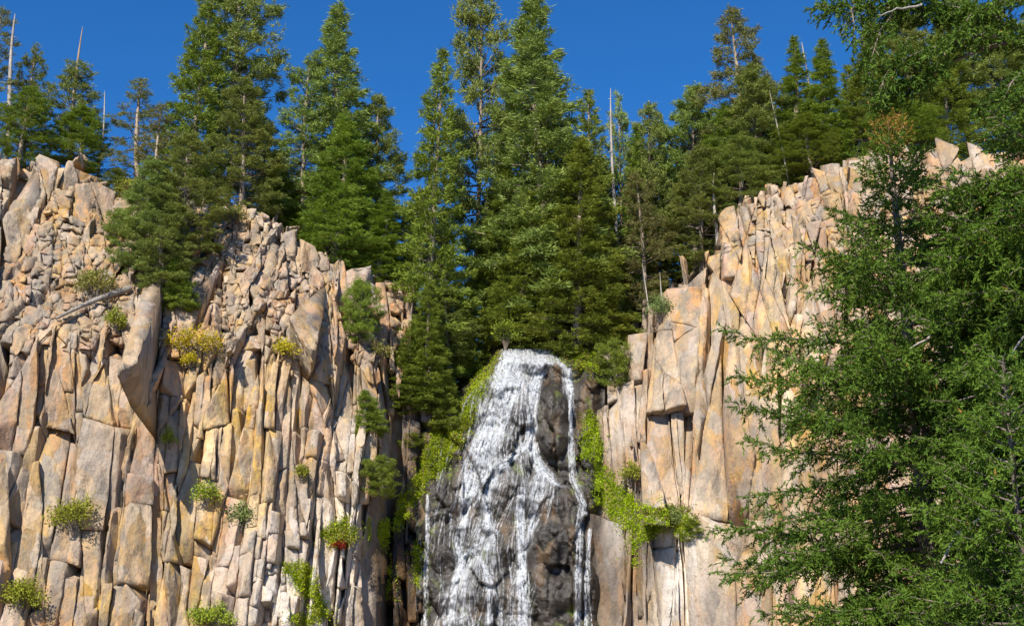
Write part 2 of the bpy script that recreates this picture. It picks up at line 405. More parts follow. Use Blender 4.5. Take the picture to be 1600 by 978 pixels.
cliffR = tag(backing(XR - .2, 43.5, 'cliff'), 'smooth pale orange cliff behind the near spruce', 'cliff', kind='structure')


YS = YG.copy()
for _ in range(3):
    YS[1:-1] = (YS[:-2] + YS[1:-1] + YS[2:]) / 3; YS[:, 1:-1] = (YS[:, :-2] + YS[:, 1:-1] + YS[:, 2:]) / 3
DYX = np.clip(np.gradient(YS, .25, axis=0), -2.5, 2.5); DYZ = np.clip(np.gradient(YS, .2, axis=1), -.2, 1.6)
def gsamp(A, X, Z):
    i = np.clip((X - gx[0]) / .25, 0, len(gx) - 1.01); j = np.clip((Z - gz[0]) / .2, 0, len(gz) - 1.01)
    i0 = i.astype(int); j0 = j.astype(int); a = i - i0; b = j - j0
    return A[i0, j0] * (1 - a) * (1 - b) + A[i0 + 1, j0] * a * (1 - b) + A[i0, j0 + 1] * (1 - a) * b + A[i0 + 1, j0 + 1] * a * b
def clip3(faces, n, d):
    """cut a convex solid by the half space n.p <= d"""
    n0, n1, n2 = n
    anyout = False
    for f in faces:
        for p in f:
            if p[0] * n0 + p[1] * n1 + p[2] * n2 > d + 1e-9: anyout = True; break
        if anyout: break
    if not anyout: return faces
    out, cap = [], []
    for f in faces:
        g = []
        pd = f[-1]; dd = pd[0] * n0 + pd[1] * n1 + pd[2] * n2 - d
        for p in f:
            dp = p[0] * n0 + p[1] * n1 + p[2] * n2 - d
            if (dp > 0) != (dd > 0):
                t = dd / (dd - dp); c = (pd[0] + t * (p[0] - pd[0]), pd[1] + t * (p[1] - pd[1]), pd[2] + t * (p[2] - pd[2]))
                g.append(c); cap.append(c)
            if dp <= 0: g.append(p)
            pd, dd = p, dp
        if len(g) >= 3: out.append(g)
    if len(cap) >= 3 and out:
        c = [sum(x) / len(cap) for x in zip(*cap)]
        N = Vector(n); e1 = N.orthogonal().normalized(); e2 = N.cross(e1)
        ang = sorted((math.atan2((Vector(p) - Vector(c)).dot(e2), (Vector(p) - Vector(c)).dot(e1)), p) for p in cap)
        g = []
        for _, p in ang:
            if not g or (abs(p[0] - g[-1][0]) + abs(p[1] - g[-1][1]) + abs(p[2] - g[-1][2])) > 1e-5: g.append(p)
        if len(g) >= 3: out.append(g)
    return out
def rot(v, ax, ang): return Matrix.Rotation(ang, 3, ax) @ v
import bmesh
def shatter_mesh(faces, seglen, yfront=1e9):
    bm = bmesh.new(); vd = {}
    for f in faces:
        vs_ = []
        for p in f:
            k = (round(p[0], 3), round(p[1], 3), round(p[2], 3))
            if k not in vd: vd[k] = bm.verts.new(k)
            if vd[k] not in vs_: vs_.append(vd[k])
        if len(vs_) >= 3:
            try: bm.faces.new(vs_)
            except ValueError: pass
    for _ in range(4):
        bmesh.ops.triangulate(bm, faces=bm.faces[:])
        ee = [e for e in bm.edges if e.calc_length() > seglen and any(f.normal.y < .35 for f in e.link_faces) and min(e.verts[0].co.y, e.verts[1].co.y) < yfront]
        if not ee: break
        bm.normal_update()
        bmesh.ops.subdivide_edges(bm, edges=ee, cuts=1)
    bmesh.ops.triangulate(bm, faces=bm.faces[:])
    bm.verts.index_update()
    V = np.array([v.co[:] for v in bm.verts]); T = np.array([[v.index for v in f.verts] for f in bm.faces])
    bm.free()
    return V, T
pieces = []
def local(x, z):
    """size of the joints, their aspect, and how far the place belongs to the loose upper slope"""
    X_, Z_ = np.array([x]), np.array([z])
    y = gsamp(YG, X_, Z_)[0]; ln = gsamp(DYZ, X_, Z_)[0]
    px, py = proj(x, y, z)
    rg_ = px > 900
    u_ = float(np.clip((ln - (.42 if rg_ else .24)) / .28, 0, 1))
    w = (.95 - .50 * u_) if not rg_ else (1.25 - .74 * u_)
    a = (4.0 - 2.7 * u_) if not rg_ else (6.5 - 5.1 * u_)
    r = math.exp(-((px - 450) / 90) ** 2 - ((py - 900) / 110) ** 2) + .9 * math.exp(-((px - 535) / 45) ** 2 - ((py - 760) / 110) ** 2) + .8 * math.exp(-((px - 1060) / 60) ** 2 - ((py - 800) / 40) ** 2) + .5 * math.exp(-((px - 90) / 90) ** 2 - ((py - 560) / 60) ** 2)
    r = min(r, 1)
    return w * (1 - .35 * r), a * (1 - r) + 1.5 * r, max(u_, .55 * r if r > .6 else 0), y, px, py
def bounds(fs):
    xs = [p[0] for f in fs for p in f]; zs = [p[2] for f in fs for p in f]
    return min(xs), max(xs), min(zs), max(zs)
def box(x0, x1, y0_, y1, z0, z1):
    c8 = [(x, y, z) for x in (x0, x1) for y in (y0_, y1) for z in (z0, z1)]
    return [[c8[k] for k in f] for f in ((0, 1, 3, 2), (4, 6, 7, 5), (0, 4, 5, 1), (2, 3, 7, 6), (0, 2, 6, 4), (1, 5, 7, 3))]
leaves = []; ulist = []
def split(fs, dep, level, wj):
    x0, x1, z0, z1 = bounds(fs); xc, zc = .5 * (x0 + x1), .5 * (z0 + z1)
    W, Hh = x1 - x0, z1 - z0
    rz = rimz(xc)
    if z0 > rz + .6 and z0 > max(rimz(x0), rimz(x1)) + .3: return
    w, a, u_, y, px, py = local(xc, min(zc, rz)); hi_ = local(xc, min(zc + .2 * Hh, rz))
    if hi_[2] > u_: w, a, u_ = hi_[:3]
    w *= wj
    lim = 1.45 + .35 * u_
    if level > 16 or (W < lim * w and Hh < lim * w * a):
        leaves.append((fs, dep, u_, a)); return
    vert = ((W / w) > (Hh / (w * a)) * rng.uniform(.75, 1.3) or W > 2.6 * w) and W > 1.1 * w
    if vert:
        c = x0 + W * rng.uniform(.36, .64)
        n_ = Vector((1, rng.uniform(-.55, .55), rng.normal(0, .03 + .20 * u_))); sg = .06 if rng.random() > .10 else .36
    else:
        c = z0 + Hh * rng.uniform(.3, .7)
        n_ = Vector((rng.normal(0, .30), rng.normal(.12, .25), 1)); sg = .07 if rng.random() > .06 else .3
    n_.normalize()
    q0 = Vector((c if vert else xc, y, zc if vert else c))
    d_ = n_.dot(q0); g = rng.uniform(.002, .012)
    if px > 900: sg *= .42
    sg *= (1 - .3 * u_)
    A = clip3(fs, tuple(n_), d_ - g); B = clip3(fs, tuple(-n_), -d_ - g)
    if A: split(A, np.clip(dep + rng.normal(0, sg), -.55, .55), level + 1, float(np.clip(wj * rng.uniform(.86, 1.17), .6, 1.6)))
    if B: split(B, np.clip(dep + rng.normal(0, sg), -.55, .55), level + 1, float(np.clip(wj * rng.uniform(.86, 1.17), .6, 1.6)))
split(box(at(-190, 900, 52).x, XL + .3, 44, 68, -.6, 31), 0, 0, 1.0)
split(box(XR - .15, at(1790, 900, 50).x, 42, 68, -.6, 31), 0, 0, 1.0)
for fs, dep, u_, a in leaves:
    if u_ > .5: dep *= .45
    x0, x1, z0, z1 = bounds(fs); xc, zc = .5 * (x0 + x1), .5 * (z0 + z1); W = x1 - x0
    rz = float(rimz(xc)); zs = min(zc, rz)
    X_, Z_ = np.array([xc]), np.array([zs])
    y = gsamp(YG, X_, Z_)[0]; p = Vector((xc, y, zs))
    pxx, pyy = proj(p.x, p.y, p.z); R_ = pxx > 900
    if 672 < pxx < 920 or z0 > rz - .15 or pxx < -60 or pxx > 1670 or pyy > 1250: continue
    N = Vector((gsamp(DYX, X_, Z_)[0] * .8, -1, max(gsamp(DYZ, X_, Z_)[0], 0))).normalized()
    fs = clip3(fs, (0, 1, 0), y + 2.0 + max(0, N.z) * 1.0)
    if u_ < .5:
        Nh = Vector((N.x, N.y, N.z * .9)).normalized()
        yaw = rng.normal(0, 17 if not R_ else 8)
        nf = rot(Nh, 'Z', math.radians(yaw)); nf = rot(nf, 'X', math.radians(rng.normal(0, 3)))
        q0 = p + Nh * dep; fs = clip3(fs, tuple(nf), nf.dot(q0))
        for sgn in (-1, 1):                                                   # the arrises of the column
            nf = rot(Nh, 'Z', sgn * math.radians(rng.uniform(40, 78)))
            q0 = p + Nh * dep + Vector((sgn * W * (rng.uniform(.30, .56) if not R_ else rng.uniform(.42, .75)), 0, 0)); fs = clip3(fs, tuple(nf), nf.dot(q0))
        if rng.random() < .55:
            nf = rot(Nh, 'X', -math.radians(rng.uniform(25, 65))); nf = rot(nf, 'Z', math.radians(rng.normal(0, 30)))
            q0 = p + Nh * dep + Vector((0, 0, (z1 - z0) * rng.uniform(.25, .5))); fs = clip3(fs, tuple(nf), nf.dot(q0))
        if rng.random() < .3:
            nf = rot(Nh, 'X', math.radians(rng.uniform(15, 45))); q0 = p + Nh * dep - Vector((0, 0, (z1 - z0) * rng.uniform(.3, .5))); fs = clip3(fs, tuple(nf), nf.dot(q0))
    else:
        nf = (Vector(N) + Vector(rng.normal(0, .12, 3))).normalized()
        if nf.y > -.1: nf = Vector(N)
        fs = clip3(fs, tuple(nf), nf.dot(p + N * (dep + .05)))
        for q_ in range(int(rng.integers(0, 3))):
            nf = (Vector(N) + Vector(rng.normal(0, .7, 3))).normalized()
            if nf.y > .2: continue
            e = nf - N * nf.dot(N)
            q0 = p + N * dep + e * rng.uniform(.5, .95) * W; fs = clip3(fs, tuple(nf), nf.dot(q0)) if fs else fs
    if fs and z1 > rz - .4:
        nf = Vector((rng.normal(0, .35), rng.normal(-.1, .3), 1)).normalized(); q0 = Vector((p.x, p.y, rz + rng.uniform(-.25, .3))); fs = clip3(fs, tuple(nf), nf.dot(q0))
    if not fs: continue
    inview = pyy < 1010 or z1 > 4.4
    V, T = shatter_mesh(fs, (.20 + .03 * u_) if inview else .7, min(v[1] for f in fs for v in f) + .55 + .5 * u_)
    if len(T) < 4: continue
    ext = V.max(0) - V.min(0)
    pieces.append([V, np.zeros((0, 4), int), T, None, ext[0] * min(ext[2], 8) * (1 if inview else .01), p.x, 'rock_column' if ext[2] > 1.8 * ext[0] else 'rock_block', rng.uniform(0, 500)]); ulist.append(np.full(len(V), u_))
AV = np.concatenate([p[0] for p in pieces])
AS = np.concatenate([np.full(len(p[0]), p[7]) for p in pieces]); off = np.stack([AS, AS * .37, AS * .71], 1)
def vecn(P, k): return np.stack([fbm(P + k, 3), fbm(P + k + 37, 3), fbm(P + k + 71, 3)], 1)
warp = vecn(AV * np.array([.3, .3, .17]), 40) * np.array([.12, .12, .15])
st_ = fbm(AV * np.array([1.7, 1.7, .8]) + off * 1.3, 2) * 3.0
chip = (np.floor(st_) + np.clip((st_ - np.floor(st_)) * 5 - 4, 0, 1)) * .022
AV2 = AV + warp + vecn(AV * np.array([1.3, 1.3, .8]), 5) * np.array([.05, .10, .05]) + vecn(AV * np.array([3.5, 3.5, 2.2]) + off, 5) * np.array([.018, .030, .018])
AV2[:, 1] -= chip
AU = np.concatenate(ulist); rid = np.abs(fbm(AV * np.array([1.5, 1.5, 1.7]) + 11, 3)) + .6 * np.abs(fbm(AV * 3.4 + 29, 2))
AV2 += (np.array([[0, -.8, .6]]) * ((.55 - rid) * .26 * np.clip(AU, 0, 1))[:, None])          # craggy skin of the weathered upper slopes
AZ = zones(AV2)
s = 0
for p in pieces:
    e = s + len(p[0]); p[0] = AV2[s:e]; p.append(AZ[s:e]); s = e
for cl, sel in ((cliffL, lambda x: x < 0), (cliffR, lambda x: x >= 0)):
    mine = sorted([p for p in pieces if sel(p[5])], key=lambda p: -p[4])
    for p in mine[:300]:
        o = p[0].mean(0); o[2] = p[0][:, 2].min()
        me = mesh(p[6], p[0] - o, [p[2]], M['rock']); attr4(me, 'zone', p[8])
        obj(p[6], me, cl, o)
    rest = mine[300:]
    if rest:
        b = np.cumsum([0] + [len(p[0]) for p in rest])
        me = mesh('small_rocks', np.concatenate([p[0] for p in rest]), [np.concatenate([p[2] + k for p, k in zip(rest, b)])], M['rock'])
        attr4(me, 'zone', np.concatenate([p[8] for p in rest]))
        tag(obj('small_rocks', me, cl), kind='stuff')
PIECE_N = len(pieces); print('PIECES', len(pieces), sum(p[5] < 0 for p in pieces), 'verts', len(AV))

# ------------------------------------------------------------------ wet rock bed under the fall
bpx = np.arange(650, 946, 2.4); bpy_ = np.concatenate([np.arange(540, 1000, 2.6), np.arange(1000, 1230, 12)])
BX, BY = np.meshgrid(bpx, bpy_, indexing='ij')
def smooth(x, a, b): t = np.clip((x - a) / (b - a), 0, 1); return t * t * (3 - 2 * t)
rimrow = np.interp(BX, _rp, _ry)
def bed_depth():
    by = np.maximum(BY, rimrow)
    Y = table(BX, by).reshape(BX.shape)
    pts = np.stack([BX.ravel() / 40, BY.ravel() / 62, BX.ravel() * 0], 1)
    def cellular(sx, sy, wob, seed):
        wx = BX / sx + wob * perlin(pts + 3 + seed).reshape(BX.shape); wy = BY / sy + wob * perlin(pts + 9 + seed).reshape(BX.shape)
        best = np.full(BX.shape, 9.); val = np.zeros(BX.shape); sec = np.full(BX.shape, 9.)
        cx, cy = np.floor(wx), np.floor(wy)
        for a in (-1, 0, 1):
            for b in (-1, 0, 1):
                ci, cj = cx + a, cy + b
                h1, h2, h3 = [np.modf(np.abs(np.sin(ci * k1 + cj * k2 + seed)) * 43758.5)[0] for k1, k2 in ((127.1, 311.7), (269.5, 183.3), (77.7, 51.3))]
                d = np.hypot(ci + .1 + .8 * h1 - wx, cj + .1 + .8 * h2 - wy)
                nearer = d < best
                sec = np.where(nearer, best, np.minimum(sec, d)); val = np.where(nearer, h3 + (h1 - .5) * (wx - ci - .5) + (h2 - .5) * (wy - cj - .5), val); best = np.where(nearer, d, best)
        return val, smooth(sec - best, 0, .10)
    v1, e1 = cellular(36, 74, .35, 0); v2, e2 = cellular(15, 26, .3, 5)
    Y -= .62 * (v1 - .5) + .14 * e1 + .22 * (v2 - .5) + .07 * e2
    tr = (BY + 16 * perlin(pts * .8 + 5).reshape(BX.shape)) / 74
    Y -= .34 * smooth(tr - np.floor(tr), 0, .25) - .34 * smooth(tr - np.floor(tr), .5, 1)
    def bump(x, y, rx, ry, d, sh=2.0):
        r = np.sqrt(((BX - x) / rx) ** 2 + ((BY - y) / ry) ** 2); return d * np.clip(1 - r ** sh, 0, 1) ** .6
    Y -= bump(865, 655, 30, 62, .9, 3) + bump(870, 880, 44, 128, .75, 4) + bump(738, 940, 40, 66, .7, 3) + bump(795, 745, 30, 34, .35) + bump(820, 640, 24, 30, .3) + bump(775, 600, 18, 24, .3)
    Y -= bump(640, 900, 22, 90, .5, 4) + bump(915, 640, 14, 60, .3)
    Y += .06 * fbm(np.stack([BX.ravel() / 12, BY.ravel() / 22, BX.ravel() * 0], 1), 3).reshape(BX.shape)
    lip = smooth(BY, rimrow - 2, rimrow + 24)
    Y = Y * lip + (1 - lip) * (table(BX, rimrow).reshape(BX.shape) + .7)
    side = np.maximum(smooth(BX, 672, 650), smooth(BX, 924, 946))
    return Y + .9 * side
BD = bed_depth()
def unproj(px, py, Y):
    a, b = (px - 800) / F, (489 - py) / F
    dy = CP - b * SP; dz = SP + b * CP
    t = Y / dy
    return np.stack([a * t, np.broadcast_to(Y, np.shape(t)), CAMZ + dz * t], -1)
BYc = np.maximum(BY, rimrow)
BP = unproj(BX, BYc, BD)
ix = np.arange(BX.size).reshape(BX.shape)
q = np.stack([ix[:-1, :-1], ix[:-1, 1:], ix[1:, 1:], ix[1:, :-1]], -1).reshape(-1, 4)
tag(obj('wet_rock_face', mesh('wet_rock_face', BP.reshape(-1, 3), [q], M['bed'])), 'dark wet stepped rock face under the falling water', kind='structure')

# ------------------------------------------------------------------ the water
LE = np.array([(545, 786), (575, 776), (610, 768), (660, 756), (720, 728), (790, 700), (850, 688), (978, 676), (1190, 660)], float)
RE = np.array([(545, 862), (565, 870), (600, 848), (640, 838), (700, 842), (740, 868), (790, 862), (850, 854), (978, 852), (1190, 850)], float)
k = 7
ker = np.ones(k) / k
Bs = np.apply_along_axis(lambda r: np.convolve(np.pad(r, k // 2, 'edge'), ker, 'valid'), 0, BD)
GXd = np.gradient(Bs, axis=0) / 2.4
def samp(A, px, py):
    i = np.clip((px - bpx[0]) / 2.4, 0, len(bpx) - 1.01); j = np.interp(py, bpy_, np.arange(len(bpy_)))
    j = np.clip(j, 0, len(bpy_) - 1.01)
    i0 = i.astype(int); j0 = j.astype(int); a = i - i0; b = j - j0
    return (A[i0, j0] * (1 - a) * (1 - b) + A[i0 + 1, j0] * a * (1 - b) + A[i0, j0 + 1] * (1 - a) * b + A[i0 + 1, j0 + 1] * a * b)
NS = 4200
rows = np.arange(545, 1195, 3.0)
u = np.clip(rng.beta(1.1, 1.35, NS), 0.01, .99)
startrow = np.where(rng.random(NS) < .72, 545, rng.uniform(560, 860, NS))
d = rng.normal(0, 3, NS); vx = np.zeros(NS)
path = np.zeros((NS, len(rows)))
for r, py in enumerate(rows):
    le, re = np.interp(py, LE[:, 0], LE[:, 1]), np.interp(py, RE[:, 0], RE[:, 1])
    px = le + (re - le) * u + d
    g = samp(GXd, px, np.full(NS, py))
    vx = .80 * vx + 9.0 * np.clip(g, -.08, .08) + rng.normal(0, .22, NS)
    vx = np.clip(vx, -2.6, 2.6)
    d = d * .985 + vx
    path[:, r] = px
# separate thin streams on the side of the fall
EX = [(60, [(890, 575), (892, 640), (893, 700), (896, 750), (912, 788), (905, 830), (903, 900), (902, 1190)], 1.5),
      (36, [(912, 786), (922, 820), (918, 900), (922, 1190)], 1.5),
      (22, [(668, 770), (667, 850), (664, 978), (660, 1190)], 1.2),
      (150, [(800, 548), (782, 600), (770, 650), (745, 720), (732, 770), (728, 800)], 6),
      (130, [(815, 760), (812, 800), (816, 860), (818, 978), (820, 1190)], 4),
      (150, [(745, 850), (722, 872), (712, 905), (706, 950), (700, 1190)], 3.5),
      (70, [(735, 858), (755, 878), (764, 920), (768, 1190)], 3),
      (120, [(850, 556), (838, 600), (832, 640), (828, 690), (800, 715), (770, 740)], 4),
      (110, [(830, 690), (790, 725), (752, 752), (730, 778)], 3),
      (80, [(870, 560), (885, 580), (890, 620)], 3),
      (90, [(835, 690), (840, 730), (862, 752), (885, 764)], 3)]
R_V, R_F, R_A = [], [], []; nv = 0
GRID = np.zeros(BX.shape)
def ribbon(px, py, wid, alpha, lift):
    global nv
    Yb = samp(BD, px, py) - lift
    C = unproj(px, py, Yb)
    w = wid * np.sin(np.linspace(.15, math.pi - .15, len(px))) ** .5
    L_ = C - np.outer(w, [1, 0, 0]); R_ = C + np.outer(w, [1, .15, 0])
    m = len(px); V = np.empty((2 * m, 3)); V[0::2] = L_; V[1::2] = R_
    i = np.arange(m - 1) * 2 + nv
    R_F.append(np.stack([i, i + 1, i + 3, i + 2], 1)); R_V.append(V); R_A.append(np.full(2 * m, alpha)); nv += 2 * m
def acc_density(px, py, w):
    i = np.clip(np.round((px - bpx[0]) / 2.4).astype(int), 0, len(bpx) - 1); j = np.clip(np.round(np.interp(py, bpy_, np.arange(len(bpy_)))).astype(int), 0, len(bpy_) - 1)
    np.add.at(GRID, (i, j), w)
for i in range(NS):
    r0 = int((startrow[i] - 545) / 3)
    acc_density(path[i, r0:], rows[r0:], 1.0)
    r = r0
    thin = 1.0
    while r < len(rows) - 5:
        ln = int(rng.integers(7, 36))
        py_m = rows[min(r, len(rows) - 1)]
        pr = np.interp(py_m, [545, 700, 760, 850, 978], [.08, .07, .05, .035, .03])
        if rng.random() < pr:
            e = min(len(rows), r + ln)
            if e - r > 4: ribbon(path[i, r:e], rows[r:e], rng.uniform(.010, .040), rng.uniform(.12, .5), rng.uniform(.05, .16))
        r += ln
for cnt, pl, sp in EX:
    pl = np.array(pl, float)
    rr = np.arange(pl[0, 1], pl[-1, 1], 3.0)
    for i in range(cnt):
        wob = np.cumsum(rng.normal(0, .35, len(rr))); wob -= np.linspace(wob[0], wob[-1], len(rr)) * .8
        px = np.interp(rr, pl[:, 1], pl[:, 0]) + rng.normal(0, sp) * np.linspace(.7, 1.3, len(rr)) + wob
        acc_density(px, rr, 1.2)
        r = 0
        while r < len(rr) - 5:
            ln = int(rng.integers(8, 40)); e = min(len(rr), r + ln)
            if rng.random() < .42 and e - r > 4: ribbon(px[r:e], rr[r:e], rng.uniform(.010, .036), rng.uniform(.2, .6), rng.uniform(.06, .18))
            r += ln
me = mesh('falling_strands', np.concatenate(R_V), [np.concatenate(R_F)], M['strand'], True)
al = np.concatenate(R_A); attr4(me, 'foam', np.stack([al, al, al, al * 0 + 1], 1))
for _ in range(2):
    GRID = (GRID + np.roll(GRID, 1, 0) + np.roll(GRID, -1, 0)) / 3
    GRID = (GRID + np.roll(GRID, 1, 1) + np.roll(GRID, -1, 1)) / 3
rowk = np.interp(BY, [545, 700, 780, 978], [.95, .85, .60, .48])
stp = -np.gradient(BD, axis=1)
for _ in range(2): stp = (stp + np.roll(stp, 1, 1) + np.roll(stp, 2, 1) + np.roll(stp, -1, 1)) / 4
foamk = np.clip(.40 + 13 * stp, .2, 2.0)
dens = np.clip(np.clip(GRID / 150.0, 0, 1.0) ** .9 * rowk * foamk, 0, 1) * (BY > rimrow + 4 + 7 * perlin(np.stack([BX.ravel() / 9, BX.ravel() * 0 + .5, BX.ravel() * 0 + .3], 1)).reshape(BX.shape))
VP = unproj(BX, BYc, BD - .05 - .10 * dens + .03 * perlin(np.stack([BX.ravel() / 3, BY.ravel() / 12, BX.ravel() * 0], 1)).reshape(BX.shape) * (dens > .02))
ok = (dens[:-1, :-1] + dens[1:, 1:] + dens[1:, :-1] + dens[:-1, 1:]) > .04
used = np.unique(q.reshape(-1, 4)[ok.ravel()]); remap = np.full(BX.size, -1); remap[used] = np.arange(len(used))
veil = mesh('water_veil', VP.reshape(-1, 3)[used], [remap[q[ok.ravel()]]], M['veil'], True)
dd = dens.ravel()[used]; attr4(veil, 'foam', np.stack([dd, dd, dd, dd * 0 + 1], 1))
fall = tag(obj('waterfall', veil), 'white waterfall spreading in veils and strands down dark stepped rock', 'waterfall')
tag(obj('falling_strands', me, fall), kind='stuff')
print('STRANDS', nv)
# ------------------------------------------------------------------ plants standing on the rock: find the surface first
from mathutils.bvhtree import BVHTree
_off = np.cumsum([0] + [len(p[0]) for p in pieces])
_bt = np.concatenate([p[2] + k for p, k in zip(pieces, _off)])
_bq = np.concatenate([q[:, [0, 1, 2]], q[:, [0, 2, 3]]]) + len(AV2)
_hq = np.arange(HX.size).reshape(HX.shape); _hq = np.stack([_hq[:-1, :-1], _hq[1:, :-1], _hq[1:, 1:], _hq[:-1, 1:]], -1).reshape(-1, 4); _hb = len(AV2) + BX.size
_ht = np.concatenate([_hq[:, [0, 1, 2]], _hq[:, [0, 2, 3]]]) + _hb
BVH = BVHTree.FromPolygons(np.concatenate([AV2, BP.reshape(-1, 3), np.stack([HX, HY, HZ], -1).reshape(-1, 3)]).tolist(), np.concatenate([_bt, _bq, _ht]).tolist(), all_triangles=True)
def hit(px, py):
    o_ = Vector((0, 0, CAMZ)); d_ = (at(px, py, 50) - o_).normalized()
    r = BVH.ray_cast(o_, d_, 200)
    if r[0] is None: return None, None
    return r[0], (r[1] if r[1].dot(d_) < 0 else -r[1])

def blades(C, D, L, W, jit=None):
    """thin pointed triangles at C along D"""
    n_ = len(C)
    D = D / (np.linalg.norm(D, axis=1)[:, None] + 1e-9)
    S_ = np.cross(D, rng.normal(size=(n_, 3))); S_ /= (np.linalg.norm(S_, axis=1)[:, None] + 1e-9)
    V = np.empty((n_, 3, 3)); V[:, 0] = C - S_ * W[:, None] * .5; V[:, 1] = C + S_ * W[:, None] * .5; V[:, 2] = C + D * L[:, None]
    return V.reshape(-1, 3), np.arange(3 * n_).reshape(-1, 3)

def leaves_mesh(name, C, D, L, W, mat):
    """pointed oval leaves: two triangles folded along the midrib"""
    n_ = len(C)
    D = D / (np.linalg.norm(D, axis=1)[:, None] + 1e-9)
    S_ = np.cross(D, rng.normal(size=(n_, 3))); S_ /= (np.linalg.norm(S_, axis=1)[:, None] + 1e-9)
    V = np.empty((n_, 4, 3)); V[:, 0] = C; V[:, 1] = C + D * L[:, None] * .45 + S_ * W[:, None] * .5; V[:, 2] = C + D * L[:, None]; V[:, 3] = C + D * L[:, None] * .45 - S_ * W[:, None] * .5
    i = np.arange(n_) * 4
    return mesh(name, V.reshape(-1, 3), [np.concatenate([np.stack([i, i + 1, i + 2], 1), np.stack([i, i + 2, i + 3], 1)])], mat)

class Tubes:
    def __init__(s): s.V = []; s.Q = []; s.n = 0
    def add(s, P, R, k=5):
        P = np.asarray(P, float); m = len(P)
        T = np.gradient(P, axis=0); T /= (np.linalg.norm(T, axis=1)[:, None] + 1e-9)
        ref = np.array([0, 0, 1.]) if abs(T[0, 2]) < .8 else np.array([1., 0, 0])
        A = np.cross(T, ref); A /= (np.linalg.norm(A, axis=1)[:, None] + 1e-9); B = np.cross(T, A)
        an = np.linspace(0, 2 * math.pi, k + 1)[:-1]
        V = P[:, None] + (A[:, None] * np.cos(an)[None, :, None] + B[:, None] * np.sin(an)[None, :, None]) * np.asarray(R)[:, None, None]
        ix = np.arange(m * k).reshape(m, k) + s.n; nx = np.roll(ix, -1, 1)
        s.Q.append(np.stack([ix[:-1], nx[:-1], nx[1:], ix[1:]], -1).reshape(-1, 4)); s.V.append(V.reshape(-1, 3)); s.n += m * k
    def mesh(s, name, mat): return mesh(name, np.concatenate(s.V), [np.concatenate(s.Q)], mat, True)

